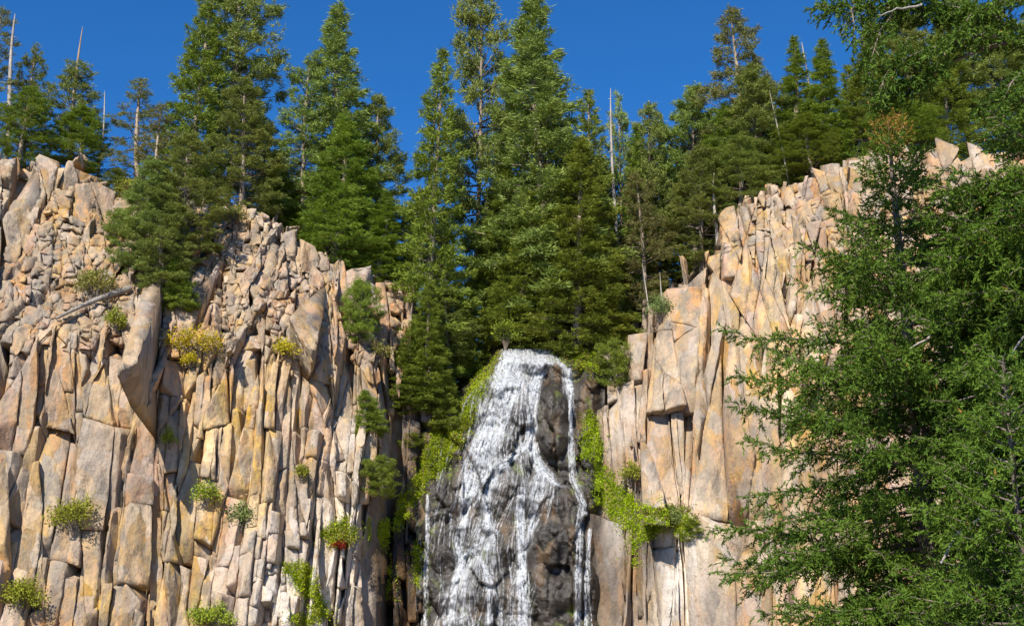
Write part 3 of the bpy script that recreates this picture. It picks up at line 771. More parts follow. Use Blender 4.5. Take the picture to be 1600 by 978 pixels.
def conifer(seed, H=14., R=2.2, cb=.12, nb=190, kind='fir', dens=15., bl=.17, nbl=15, leafmat='fir', bark='bark', tr=.17, bend=.25, gaps=.06, bare=0, topbare=0., thin=1.0, per=1.0):
    """meshes of one conifer with its foot at the origin: trunk, branches, crown"""
    r_ = np.random.default_rng(seed)
    zz = np.linspace(0, H, 14); ph = r_.uniform(0, 6.28, 2)
    ax = np.stack([bend * np.sin(zz / H * 3.2 + ph[0]) - bend * math.sin(ph[0]), bend * .6 * np.sin(zz / H * 2.7 + ph[1]) - bend * .6 * math.sin(ph[1]), zz], 1)
    tk = Tubes(); tk.add(ax, tr * (1 - zz / H) ** .75 + .015, 7)
    br = Tubes(); CC, DD = [], []
    ctop = H * (1 - topbare)
    for i in range(nb):
        t = (i + r_.random()) / nb
        if kind == 'fir': t = t ** 1.05
        z = cb * H + (ctop - cb * H) * t
        if r_.random() < gaps: continue
        p0 = np.array([np.interp(z, zz, ax[:, 0]), np.interp(z, zz, ax[:, 1]), z])
        az = i * 2.39996 + r_.normal(0, .5)
        h = np.array([math.cos(az), math.sin(az), 0.])
        if kind == 'fir':
            prof = (1 - t) ** .80 * (.55 + .45 * min(1, t / .12)) + .035
            el = math.radians(-14 + 50 * t + r_.normal(0, 7)); droop, upt = .28 * (1 - t), .22
            smin = .18
        else:
            prof = (1 - t ** 2.2) ** .75 * (.45 + .55 * min(1, t / .25)) * r_.choice([.55, .8, 1., 1.15]) + .04
            el = math.radians(-5 + 55 * t + r_.normal(0, 12)); droop, upt = .10, .18
            smin = .42
        L = R * prof * r_.uniform(.68, 1.12)
        s_ = np.linspace(0, 1, 5)
        path = p0 + L * (np.outer(s_ * math.cos(el), h) + np.outer(s_ * math.sin(el) - droop * s_ ** 2 + upt * s_ ** 3, [0, 0, 1]))
        br.add(path, (.012 + .018 * L) * (1 - .85 * s_), 3)
        side = np.array([-h[1], h[0], 0])
        n_ = max(3, int(L * dens * thin * (1 if kind == 'fir' else .75)))
        s2 = smin + (1 - smin) * r_.random(n_) ** .75
        if kind != 'fir':  # tufts gather in clumps
            cl = smin + (1 - smin) * r_.random(max(2, int(L * 2.2))) ** .7
            s2 = np.clip(r_.choice(cl, n_) + r_.normal(0, .06, n_), .2, 1.03)
        wl = (.40 * (1 - s2) + .10) * L if kind == 'fir' else (.30 * (1.05 - s2) + .12) * L
        lat = r_.uniform(-1, 1, n_) * wl
        cen = np.stack([np.interp(s2, s_, path[:, k]) for k in range(3)], 1) + lat[:, None] * side + np.abs(lat)[:, None] * np.array([0, 0, -.10 if kind == 'fir' else .06]) + r_.normal(0, .05 if kind == 'fir' else .11, (n_, 3)) + np.outer(np.abs(lat) * .35, h)
        td = h * .8 + np.outer(np.sign(lat) * .7, side) + np.array([0, 0, .12 if kind == 'fir' else .4])
        CC.append(np.repeat(cen, nbl, 0) + r_.normal(0, .06, (n_ * nbl, 3))); DD.append(np.repeat(td, nbl, 0) + r_.normal(0, .55 if kind == 'fir' else .9, (n_ * nbl, 3)))
    for i in range(bare):                                            # dead limbs under the crown
        z = H * r_.uniform(.1, max(cb, .35)); az = r_.uniform(0, 6.28); L = R * r_.uniform(.3, .7)
        h = np.array([math.cos(az), math.sin(az), r_.uniform(-.3, .2)])
        s_ = np.linspace(0, 1, 4); br.add(np.array([np.interp(z, zz, ax[:, 0]), np.interp(z, zz, ax[:, 1]), z]) + np.outer(s_ * L, h) + np.outer(-.15 * L * s_ ** 2, [0, 0, 1]), .02 * (1 - .8 * s_), 3)
    # leading shoot
    n_ = 60
    if not topbare:
        zt = H * (1 - .07 * r_.random(n_)); CC.append(np.stack([np.interp(zt, zz, ax[:, 0]), np.interp(zt, zz, ax[:, 1]), zt], 1) + r_.normal(0, .05, (n_, 3))); DD.append(r_.normal(0, .7, (n_, 3)) + np.array([0, 0, .8]))
    C = np.concatenate(CC); D = np.concatenate(DD)
    V, T = blades(C, D, bl * r_.uniform(.65, 1.35, len(C)), bl * .25 * r_.uniform(.7, 1.3, len(C)))
    return dict(H=H, R=R, trunk=tk.mesh('trunk', M[bark]), branches=br.mesh('branches', M[bark if bark == 'dbark' else 'dbark']), crown=mesh('crown', V, [T], M[leafmat]))

def snag(seed, H=9., tr=.13, nb=26, R=.9):
    r_ = np.random.default_rng(seed); zz = np.linspace(0, H, 12)
    ax = np.stack([.18 * np.sin(zz / H * 4 + seed), .1 * np.sin(zz / H * 3), zz], 1)
    tk = Tubes(); tk.add(ax, tr * (1 - zz / H) ** .6 + .02, 7); br = Tubes()
    for i in range(nb):
        z = H * r_.uniform(.25, .97); az = r_.uniform(0, 6.28); L = R * (1.1 - z / H) * r_.uniform(.3, 1.2)
        s_ = np.linspace(0, 1, 4); h = np.array([math.cos(az), math.sin(az), r_.uniform(-.5, .3)])
        br.add(np.array([np.interp(z, zz, ax[:, 0]), np.interp(z, zz, ax[:, 1]), z]) + np.outer(s_ * L, h), .018 * (1 - .8 * s_), 3)
    return dict(H=H, R=R, trunk=tk.mesh('trunk', M['snag']), branches=br.mesh('branches', M['snag']))

PROTO = {
    'fir0': conifer(11, R=2.3, cb=.04), 'fir1': conifer(12, R=2.1, cb=.05, nb=210), 'fir2': conifer(13, R=2.4, cb=.02, nb=220, dens=17),
    'cone0': conifer(14, R=2.5, cb=.06, nb=240, dens=17, leafmat='pine', gaps=.10),
    'narrow0': conifer(21, R=1.5, cb=.06, nb=200, dens=20), 'narrow1': conifer(22, R=1.3, cb=.05, nb=170, dens=20, leafmat='young'),
    'pine0': conifer(31, R=2.2, cb=.30, nb=130, kind='pine', dens=22, bl=.18, leafmat='pine', bare=14, tr=.14, gaps=.12),
    'pine1': conifer(32, R=2.3, cb=.22, nb=165, kind='pine', dens=26, bl=.18, leafmat='pine', bare=10, tr=.14),
    'pine2': conifer(33, R=1.9, cb=.20, nb=100, kind='pine', dens=19, bl=.17, leafmat='pine', bare=18, tr=.14, gaps=.2),
    'bushy0': conifer(41, R=2.6, cb=.05, nb=170, kind='pine', dens=24, bl=.17, leafmat='young'),
    'bushy1': conifer(42, R=2.5, cb=.06, nb=160, kind='pine', dens=24, bl=.17, leafmat='pine'),
    'olive0': conifer(51, R=1.8, cb=.16, nb=85, kind='pine', dens=16, bl=.17, leafmat='olive', bare=16, gaps=.15),
    'olive1': conifer(52, R=2.2, cb=.14, nb=120, kind='pine', dens=20, bl=.17, leafmat='olive', bare=10),
    'poletop': conifer(61, R=1.7, cb=.30, nb=70, kind='pine', dens=20, bl=.17, leafmat='pine', topbare=.24, bare=8, tr=.15),
    'small0': conifer(71, H=4., R=1.5, cb=.05, nb=90, kind='fir', dens=26, bl=.14, leafmat='fir', bark='dbark', tr=.07),
    'small1': conifer(72, H=4., R=1.5, cb=.03, nb=70, kind='pine', dens=34, bl=.13, leafmat='fir', bark='dbark', tr=.07),
    'snag0': snag(81), 'snag1': snag(82, nb=14), 'snag2': snag(83, nb=40, R=1.4),
}
def place(proto, name, label, cat, px, Y, top, width, group=None, foot=None, rot_=None, lean=(0, 0)):
    """top: row of the tree top; foot: row of its foot where the photo shows it, else it stands on the hillside"""
    T_ = at(px, top, Y)
    if foot is not None: bz = at(px, foot, Y).z
    else: bz = float(terrain(T_.x, Y)[0]) - .1
    P = PROTO[proto]; Ht = max(.6, T_.z - bz)
    D = Y * CP + (.5 * (T_.z + bz) - CAMZ) * SP
    wm = 1.12 * width * D / F
    root = bpy.data.objects.new(name, None); COL.objects.link(root); root.empty_display_size = .3
    root.location = (T_.x, Y, bz); s = wm / (2 * P['R'] * .92)
    root.scale = (s, s, Ht / P['H']); root.rotation_euler = (lean[0], lean[1], rng.uniform(0, 6.28) if rot_ is None else rot_)
    tag(root, label, cat, group)
    for k in ('trunk', 'branches', 'crown'):
        if k in P: tag(obj(k, P[k], root), kind='stuff' if k == 'branches' else None)
    return root

TREES = [  # prototype, name, label, category, column, depth, top row, width
    ('olive0', 'pine_tree', 'brownish half bare pine cut off by the left edge of the photo', -2, 61.5, 12, 110),
    ('pine2', 'pine_tree', 'thin pine with tufted top, second from the left edge', 58, 62.5, 72, 62),
    ('bushy0', 'pine_tree', 'short bushy bright pine in front of the thin one, near the left edge', 42, 60.6, 138, 92),
    ('poletop', 'pine_tree', 'pine whose bleached bare pole rises above its crown on the left ridge', 132, 63.0, 36, 84),
    ('bushy0', 'pine_tree', 'small bright green pine under the one with the bare pole top', 138, 61.8, 168, 96),
    ('bushy1', 'pine_tree', 'low dark bush of a pine at the foot of the left ridge gap', 180, 61.2, 262, 60),
    ('olive0', 'pine_tree', 'sparse greyish pine against the sky, left of the tall dense fir', 232, 62.5, 126, 96),
    ('fir1', 'fir_tree', 'tall dense dark fir reaching above the frame, left of the bare pale trunk', 318, 63.0, -45, 118),
    ('pine0', 'pine_tree', 'tall pine with long pale trunk showing, on the left ridge', 376, 64.5, -60, 130),
    ('bushy1', 'pine_tree', 'rounded pine below the pale trunk at the end of the left ridge', 388, 61.8, 120, 118),
    ('bushy1', 'pine_tree', 'greyish pine filling the gap right of the pale trunk', 420, 66.0, 190, 110),
    ('narrow0', 'fir_tree', 'dark narrow fir standing in the sky gap beyond the left ridge', 448, 64.5, 245, 70),
    ('cone0', 'pine_tree', 'tall tapering pine with its own sky gap on both sides', 548, 65.5, 12, 165),
    ('pine2', 'pine_tree', 'shorter pine leaning on the left side of the tall tapering pine', 490, 64.5, 92, 96),
    ('bushy1', 'pine_tree', 'greyish pine on the right side of the tall tapering pine', 598, 66.0, 148, 110),
    ('fir2', 'fir_tree', 'olive green fir in front of the tall tapering pine', 528, 62.8, 176, 150),
    ('narrow1', 'fir_tree', 'slim young fir at the lower end of the left ridge', 590, 62.6, 300, 70),
    ('fir0', 'fir_tree', 'dense pointed fir beside the bleached trunk, above the waterfall', 678, 62.6, 82, 150),
    ('pine0', 'pine_tree', 'gaunt pine with wide sky gaps between its tufts, cut by the top edge', 741, 66.0, -32, 118),
    ('fir1', 'fir_tree', 'low dark fir on the bank directly left of the lip', 728, 64.3, 462, 96),
    ('fir2', 'fir_tree', 'dark fir filling the gap under the gaunt pine', 775, 65.5, 262, 130),
    ('cone0', 'pine_tree', 'the biggest pine, its broad crown touching the top edge', 862, 65.0, -4, 232),
    ('bushy1', 'pine_tree', 'broad pine supporting the biggest crown from behind', 820, 67.0, 90, 150),
    ('fir0', 'fir_tree', 'fir at the right shoulder of the biggest pine', 925, 64.5, 138, 120),
    ('fir2', 'fir_tree', 'large fir with layered boughs directly above the lip of the waterfall', 896, 63.2, 222, 170),
    ('fir1', 'fir_tree', 'fir left of the layered one, above the water', 812, 63.8, 300, 120),
    ('pine2', 'pine_tree', 'thin tree with brown top twigs beside the biggest pine', 962, 66.5, 150, 60),
    ('narrow0', 'fir_tree', 'slim tree in the gully just right of the big firs', 985, 66.0, 192, 80),
    ('pine0', 'pine_tree', 'slender pine with pale lower trunk in the middle of the gully', 1020, 66.5, 165, 84),
    ('olive1', 'pine_tree', 'yellowish loose tree low in the gully', 1000, 64.2, 270, 90),
    ('pine1', 'pine_tree', 'rounded pine where the tree line starts climbing to the right', 1078, 67.0, 134, 110),
    ('fir1', 'fir_tree', 'fir standing behind the upper end of the gully', 1120, 66.0, 168, 110),
    ('bushy1', 'pine_tree', 'low leafy pine behind the crumbling grey rock knob', 1090, 63.6, 235, 110),
    ('olive1', 'pine_tree', 'tall loose greyish pine at the top of the right tree line', 1152, 66.5, 16, 118),
    ('pine1', 'pine_tree', 'olive pine leaning against the tall loose greyish one', 1178, 64.6, 100, 110),
    ('narrow1', 'fir_tree', 'pointed green fir left of the thin dead pole', 1224, 65.0, 62, 80),
    ('bushy1', 'pine_tree', 'spreading pine low on the right rim with dark foot', 1150, 63.0, 210, 120),
    ('narrow0', 'fir_tree', 'dark narrow fir right of the thin dead pole', 1287, 64.2, 72, 84),
    ('bushy0', 'pine_tree', 'low green pine hugging the rim of the right cliff', 1268, 62.6, 180, 110),
    ('fir1', 'fir_tree', 'fir seen through the overhanging bough, left one', 1345, 65.0, 38, 110),
    ('pine1', 'pine_tree', 'pine seen through the overhanging bough, above the rusty leader', 1405, 66.0, 10, 120),
    ('fir0', 'fir_tree', 'fir behind the overhanging bough, with pale trunks at its sides', 1462, 64.5, 30, 120),
    ('pine0', 'pine_tree', 'pale trunked pine seen under the overhanging bough', 1488, 66.5, -20, 110),
    ('pine1', 'pine_tree', 'pine almost hidden at the right edge of the photo', 1548, 65.0, 20, 130),
    ('fir1', 'fir_tree', 'fir cut by the right edge of the photo', 1610, 64.0, 10, 130),
    ('bushy0', 'pine_tree', 'short green pine behind the rusty leader on the right rim', 1400, 61.4, 160, 120),
]
for pr, nm, lb, px, Y, top, w in TREES:
    place(pr, nm, lb, 'tree', px, Y, top, w, 'trees along the cliff top')
FILL = [(455, 70, 'dim tree in the sky gap right of the left ridge pines'), (515, 71, 'dim tree behind the olive green fir'), (650, 70, 'dim tree behind the bleached leaning trunk'), (700, 68, 'dim tree between the pointed fir and the gaunt pine'),
        (760, 70, 'dim tree behind the foot of the gaunt pine'), (845, 71, 'dim tree straight behind the biggest pine'), (905, 70, 'dim tree behind the right half of the biggest pine'), (950, 69, 'dim tree behind the thin brown topped tree'),
        (985, 69.5, 'dim tree behind the slim tree in the gully'), (1035, 70, 'dim tree behind the slender pale trunked pine of the gully'), (1060, 68.5, 'dim tree left of the rounded pine at the climbing tree line'), (1100, 70, 'dim tree between the rounded pine and the upper gully fir'),
        (1135, 69, 'dim tree behind the left side of the tall loose greyish pine'), (1195, 69, 'dim tree behind the right side of the tall loose greyish pine'), (1240, 70, 'dim tree behind the pointed green fir by the dead pole'), (1330, 69, 'dim tree behind the tip of the overhanging bough')]
for k, (px, Y, lb) in enumerate(FILL):
    tp = np.interp(px, [455, 515, 640, 700, 760, 845, 905, 950, 1035, 1100, 1195, 1330], [300, 260, 320, 330, 310, 190, 210, 230, 235, 190, 150, 110]) + rng.uniform(-12, 20)
    place(['fir0', 'narrow0', 'pine1', 'fir1', 'bushy1'][k % 5], 'fir_tree', lb + ', deep in the wood', 'tree', px, Y, tp, rng.uniform(80, 110), 'trees deep in the wood')
SNAGS = [
    ('snag1', 'dead_tree', 'bleached leaning dead trunk left of the pointed fir', 650, 63.4, 96, 40, (0, .10)),
    ('snag0', 'dead_tree', 'thin pale dead pole standing on the right tree line against the sky', 1266, 64.8, 66, 30, (0, -.05)),
    ('snag0', 'dead_tree', 'short grey dead stick right of the small bright pine', 164, 62.2, 142, 22, (0, 0)),
    ('snag2', 'dead_tree', 'dead tree with brown twigs behind the right shoulder of the biggest pine', 958, 65.0, 138, 60, (0, 0)),
    ('snag1', 'dead_tree', 'white dead trunk low in the gully, left of the rock knob', 1030, 62.6, 425, 14, (0, .03)),
    ('snag1', 'dead_tree', 'thin pale trunk close to the white one in the gully', 1012, 63.0, 410, 14, (0, -.06)),
    ('snag2', 'dead_tree', 'forked grey dead tree over the crumbling rock knob', 1112, 62.4, 270, 50, (0, .05)),
    ('snag1', 'dead_tree', 'pale curving dead trunk below the pointed green fir', 1226, 62.8, 140, 14, (0, -.12)),
    ('snag2', 'dead_tree', 'bare brown tree beside the left edge of the photo', 28, 61.4, 22, 70, (0, 0)),
]
for pr, nm, lb, px, Y, top, w, ln in SNAGS:
    place(pr, nm, lb, 'dead tree', px, Y, top, w, 'dead trunks', lean=ln, rot_=0)

def on_rock(px, foot, top, width, proto, name, label, cat='tree', group=None, sink=.1):
    p, nrm = hit(px, foot)
    if p is None: p = at(px, foot, 57)
    Y = max(p.y + .3, 62.5) if 695 <= px <= 730 and foot < 660 else p.y + sink
    return place(proto, name, label, cat, px, Y, top, width, group, foot=foot)
ROCKTREES = [
    (300, 418, 215, 108, 'bushy1', 'pine_tree', 'big bushy pine rooted on the left rock slope'),
    (232, 440, 250, 92, 'bushy1', 'pine_tree', 'pine with low sweeping boughs on the left rock slope, left of the biggest bush'),
    (262, 400, 165, 84, 'olive0', 'pine_tree', 'taller thin pine rising from the clump on the left rock slope'),
    (288, 488, 408, 66, 'small0', 'spruce_sapling', 'dark small spruce at the foot of the clump on the rock slope'),
    (178, 378, 328, 56, 'small1', 'spruce_sapling', 'low green sapling left of the clump on the rock slope'),
    (562, 536, 442, 62, 'small1', 'spruce_sapling', 'dark twisted sapling on a ledge at the right end of the left cliff'),
    (583, 680, 612, 60, 'small0', 'spruce_sapling', 'fan shaped sapling halfway up beside the shaded edge of the left cliff'),
    (604, 776, 712, 64, 'small1', 'spruce_sapling', 'low spreading sapling on the mossy ledge left of the water'),
    (640, 700, 676, 36, 'small1', 'spruce_sapling', 'tiny sapling between the fan shaped one and the moss'),
    (664, 648, 440, 92, 'fir2', 'spruce_tree', 'dark spruce hanging over the left bank of the waterfall'),
    (640, 640, 520, 84, 'fir0', 'spruce_tree', 'short spruce at the rock edge left of the overhanging one'),
    (704, 576, 448, 80, 'bushy1', 'spruce_tree', 'paler bluish spruce behind the overhanging one, left of the lip'),
    (706, 672, 590, 58, 'small0', 'spruce_sapling', 'small dark spruce drooping over the moss left of the upper water'),
    (266, 474, 290, 112, 'bushy1', 'pine_tree', 'lowest bushy pine of the clump on the left rock slope'),
    (968, 606, 530, 66, 'small1', 'spruce_sapling', 'sapling on the ledge right of the lip of the waterfall'),
    (1072, 846, 812, 44, 'small1', 'spruce_sapling', 'dark little sapling on the pale rock right of the moss'),
]
for a_ in ROCKTREES: on_rock(*a_, group='conifers growing on the rock')

# ------------------------------------------------------------------ leafy shrubs on the ledges
def shrub(px, foot, w, h, mat, label, n_=900, leaf=.10):
    p, nrm = hit(px, foot)
    if p is None: return
    D = p.y * CP + (p.z - CAMZ) * SP; W_, H_ = 1.08 * w * D / F / 2, 1.05 * h * D / F; p = p + Vector((0, -.12, 0))
    root = bpy.data.objects.new('shrub', None); COL.objects.link(root); root.location = p; tag(root, label, 'shrub', 'shrubs on the ledges')
    st = Tubes(); CC = []; DD = []
    for i in range(26):
        az = rng.uniform(0, 6.28); rr = rng.random() ** .5
        tip = np.array([W_ * rr * math.cos(az), W_ * rr * math.sin(az) * .7 - .1, H_ * (1 - .55 * rr ** 2) * rng.uniform(.7, 1.1)])
        s_ = np.linspace(0, 1, 5); path = np.outer(s_, tip) + np.outer(np.sin(s_ * 3.14) * .12 * H_, [0, 0, 1]) + rng.normal(0, .02, (5, 3))
        st.add(path, .012 * (1 - .8 * s_), 3)
        m = n_ // 26; s2 = .35 + .65 * rng.random(m) ** .6
        c = np.stack([np.interp(s2, s_, path[:, k]) for k in range(3)], 1) + rng.normal(0, .11 * W_ + .03, (m, 3)); CC.append(c); DD.append(rng.normal(0, .8, (m, 3)) + tip / np.linalg.norm(tip) * .7)
    C = np.concatenate(CC); D_ = np.concatenate(DD)
    tag(obj('stems', st.mesh('stems', M['dbark']), root), kind='stuff')
    obj('foliage', leaves_mesh('foliage', C, D_, leaf * rng.uniform(.6, 1.3, len(C)), leaf * .5 * rng.uniform(.7, 1.3, len(C)), M[mat]), root)
SHRUBS = [
    (303, 558, 84, 44, 'yshrub', 'bright yellow shrub on a ledge of the left cliff'), (298, 575, 26, 22, 'yshrub', 'tiny yellow shrub just under the bright yellow one'),
    (181, 520, 32, 36, 'gshrub', 'small round green shrub left of the bright yellow one'), (116, 836, 84, 56, 'gshrub', 'wide yellow green shrub low on the left cliff'),
    (36, 962, 70, 56, 'gshrub', 'yellow green shrub in the lower left corner'), (330, 985, 66, 40, 'gshrub', 'green shrub cut by the bottom edge under the ochre columns'),
    (446, 560, 44, 24, 'yshrub', 'flat yellow shrub on top of a broken column'), (322, 792, 44, 36, 'gshrub', 'dull green shrub beside the dark hollow of the ochre columns'),
    (265, 702, 20, 32, 'gshrub', 'little upright shrub in a crack left of the ochre columns'), (150, 465, 80, 36, 'drygrass', 'dry yellowish shrub beside the fallen log'),
    (378, 830, 44, 40, 'willow', 'greyish shrub at the foot of the ochre columns'), (592, 566, 40, 30, 'drygrass', 'pale dry shrub under the dark twisted sapling'),
    (825, 540, 86, 80, 'willow', 'pale green willow bush right behind the lip of the waterfall'), (875, 545, 60, 60, 'gshrub', 'leafy bush between the willow and the dirt bank'),
    (790, 548, 44, 50, 'gshrub', 'green bush left of the willow behind the lip'), (1030, 505, 44, 40, 'willow', 'small grey green bush on the rim right of the dirt bank'),
    (528, 858, 50, 34, 'gshrub', 'green tuft above the little red plant'), (472, 750, 20, 22, 'gshrub', 'tiny tuft in a crack right of the ochre columns'),
    (1062, 830, 60, 36, 'willow', 'greyish green bush on the ledge right of the moss'), (985, 760, 40, 40, 'gshrub', 'green bush at the foot of the tan columns right of the water'),
    (625, 750, 36, 44, 'willow', 'bluish green bush above the mossy ledge left of the water'), (365, 352, 44, 28, 'drygrass', 'faded tuft near the top of the left rock slope'),
    (210, 312, 60, 26, 'gshrub', 'thin green bush on the left ridge under the sparse pine'), (140, 458, 26, 34, 'gshrub', 'small upright shrub left of the dry one by the log'),
    (528, 858, 24, 10, 'redleaf', 'little red plant on a pale rock ledge left of the water'),
]
for px, ft, w, h, mat, lb in SHRUBS: shrub(px, ft, w, h, mat, lb, 2000 if w > 50 else 950, .105 if w > 30 else .075)

# ------------------------------------------------------------------ moss and wet ledge plants: a carpet nobody could count
def carpet(name, polys, mat, n_, size, label, up=.55):
    C, D_ = [], []
    for poly in polys:
        P = np.array(poly, float); lo, hi = P.min(0), P.max(0)
        ar = .5 * abs(sum(P[i - 1, 0] * P[i, 1] - P[i, 0] * P[i - 1, 1] for i in range(len(P))))
        Q = rng.uniform(lo, hi, (int((hi - lo).prod() * n_ / 1000) + 20, 2)); ins = np.zeros(len(Q), bool)
        Qj = Q + 5 * np.stack([perlin(np.column_stack([Q / 14, Q[:, 0] * 0 + 1])), perlin(np.column_stack([Q / 14, Q[:, 0] * 0 + 7]))], 1)
        for i in range(len(P)):
            a, b = P[i], P[i - 1]
            ins ^= ((a[1] > Qj[:, 1]) != (b[1] > Qj[:, 1])) & (Qj[:, 0] < (b[0] - a[0]) * (Qj[:, 1] - a[1]) / (b[1] - a[1] + 1e-9) + a[0])
        ins &= fbm(np.column_stack([Q / 16, Q[:, 0] * 0 + 3.3]), 3) > rng.uniform(-.75, .15, len(Q))
        for x, y in Q[ins] + rng.normal(0, 1, (ins.sum(), 2)) * np.where(rng.random(ins.sum()) < .3, 8.0, 1.5)[:, None]:
            p, nr = hit(x, y)
            if p is None or p.y > 64: continue
            k = 6
            C.append(np.array(p) + rng.normal(0, .05, (k, 3)) + np.array([0, -.015, 0])); D_.append(np.array(nr) * .8 + rng.normal(0, .6, (k, 3)) + np.array([0, -.1, up]))
    C, D_ = np.concatenate(C), np.concatenate(D_)
    tag(obj(name, leaves_mesh(name, C, D_, size * rng.uniform(.5, 1.3, len(C)), size * .55 * rng.uniform(.6, 1.3, len(C)), M[mat])), label, 'moss', kind='stuff')
carpet('moss', [[(640, 790), (660, 770), (690, 680), (700, 660), (690, 640), (668, 690), (655, 740), (610, 800), (572, 830), (580, 850), (620, 815)],
                [(575, 812), (640, 800), (632, 822), (606, 836), (602, 860), (582, 850)], [(735, 660), (762, 600), (785, 556), (762, 540), (742, 590), (715, 650), (690, 700), (660, 760), (690, 740), (715, 700)],
                [(598, 860), (612, 870), (606, 945), (596, 930)], [(648, 850), (660, 860), (658, 920), (646, 910)],
                [(440, 880), (480, 880), (500, 930), (520, 965), (500, 975), (470, 925)], [(500, 830), (545, 805), (552, 840), (515, 855)], [(452, 965), (490, 960), (490, 978), (456, 978)]],
       'moss', 620, .075, 'bright green moss along the left bank of the waterfall')
carpet('moss', [[(915, 640), (935, 650), (940, 720), (975, 765), (1000, 790), (1060, 795), (1090, 815), (1075, 840), (1030, 830), (1000, 850), (990, 890), (980, 830), (930, 785), (928, 720), (908, 715)], [(850, 545), (930, 552), (945, 585), (905, 575), (880, 556)]],
       'moss', 620, .075, 'bright green moss on the ledges right of the waterfall')
carpet('dry_grass', [[(870, 548), (940, 556), (950, 590), (905, 580)], [(760, 560), (790, 545), (775, 580), (760, 600)], [(730, 655), (745, 640), (715, 700), (700, 690)], [(1000, 800), (1060, 790), (1095, 808), (1040, 815)]], 'drygrass', 160, .12, 'brownish grass at the lip and banks of the waterfall', .9)

# ------------------------------------------------------------------ fallen log on the left slope
p0, _ = hit(88, 502); p1, _ = hit(205, 455)
if p0 is not None and p1 is not None:
    lg = Tubes(); s_ = np.linspace(0, 1, 12)
    P = np.outer(1 - s_, np.array(p0)) + np.outer(s_, np.array(p1)) + np.array([0, -.10, .08]) + np.outer(.12 * np.sin(s_ * 3), [0, 0, 1])
    lg.add(P, .05 + .11 * s_, 8)
    o = obj('fallen_log', lg.mesh('fallen_log', M['log'])); tag(o, 'grey fallen log lying aslant on the left rock slope', 'log')
    st = Tubes()
    for k in range(7):
        a = P[3 + k]; st.add(np.array([a, a + [rng.normal(0, .1), -.12, .25], a + [rng.normal(0, .25), -.2, .55]]), [.03, .02, .006], 4)
    tag(obj('broken_branches', st.mesh('broken_branches', M['log']), o), kind='stuff')
# ------------------------------------------------------------------ the near spruces
class Near:
    def __init__(s, seed): s.r = np.random.default_rng(seed); s.B = Tubes(); s.C = []; s.D = []; s.L = []; s.tw = []
    def sprigs(s, P, Dm, ln):
        s.C.append(P); s.D.append(Dm); s.L.append(ln)
    def bough(s, path, rad, fol0=.15, dens=1.0, droop=.35, maxl=.55, spread=.8):
        """a limb with side twigs; every twig carries sprigs of needles"""
        r = s.r; path = np.asarray(path, float)
        seg = np.linalg.norm(np.diff(path, axis=0), axis=1); cum = np.concatenate([[0], np.cumsum(seg)]); L = cum[-1]; sp = cum / L
        s.B.add(path, rad * (1 - .88 * sp), 5)
        n_ = int(L / .062 * dens)
        for i in range(n_):
            t = fol0 + (1 - fol0) * (i + r.random()) / n_
            p = np.array([np.interp(t, sp, path[:, k]) for k in range(3)])
            q = np.array([np.interp(min(1, t + .02), sp, path[:, k]) for k in range(3)]) - np.array([np.interp(t - .02, sp, path[:, k]) for k in range(3)])
            q /= np.linalg.norm(q) + 1e-9
            side = np.cross(q, [0, 0, 1]); side /= np.linalg.norm(side) + 1e-9
            sg = 1 if i % 2 else -1
            tl = min(maxl, (.42 * (1 - t) * L + .10)) * r.uniform(.5, 1.15)
            d_ = q * r.uniform(.5, .9) + side * sg * spread * r.uniform(.5, 1.2) + np.array([0, 0, r.normal(-.05, .25)]); d_ /= np.linalg.norm(d_)
            m = max(2, int(tl / .042)); tt = (np.arange(m) + r.random(m)) / m
            pts = p + np.outer(tt * tl, d_) + np.outer(-droop * tl * tt ** 2, [0, 0, 1])
            if r.random() < .35: s.B.add(np.array([p, p + d_ * tl * .5 - [0, 0, droop * tl * .25], p + d_ * tl - [0, 0, droop * tl]]), np.array([.006, .004, .002]), 3)
            dd = d_ + np.outer(-2 * droop * tt, [0, 0, .6]) + r.normal(0, .55, (m, 3))
            s.sprigs(pts, dd, r.uniform(.10, .17, m))
    def build(s, root, mat='near', bark='dbark', nn=11):
        C, D_, L = np.concatenate(s.C), np.concatenate(s.D), np.concatenate(s.L)
        D_ /= np.linalg.norm(D_, axis=1)[:, None] + 1e-9; n_ = len(C)
        tt = np.tile(np.linspace(0, .85, nn), n_); Cr = np.repeat(C, nn, 0) + np.repeat(D_ * L[:, None], nn, 0) * tt[:, None]
        Dr = np.repeat(D_, nn, 0) * .75 + s.r.normal(0, .55, (n_ * nn, 3))
        V, T = blades(Cr, Dr, 0.055 * s.r.uniform(.7, 1.25, len(Cr)), 0.0180 * s.r.uniform(.8, 1.2, len(Cr)))
        tag(obj('branches', s.B.mesh('branches', M[bark]), root), kind='stuff'); obj('crown', mesh('crown', V, [T], M[mat]), root)
        print('NEAR', len(T))
def limb(p0, az, el, L, droop, upt, n=7, wob=.04):
    s_ = np.linspace(0, 1, n); h = np.array([math.cos(az), math.sin(az), 0])
    P = np.asarray(p0) + L * (np.outer(s_ * math.cos(el), h) + np.outer(s_ * math.sin(el) - droop * s_ ** 2 + upt * s_ ** 3, [0, 0, 1]))
    return P + rng.normal(0, wob * L * .3, (n, 3)) * s_[:, None]

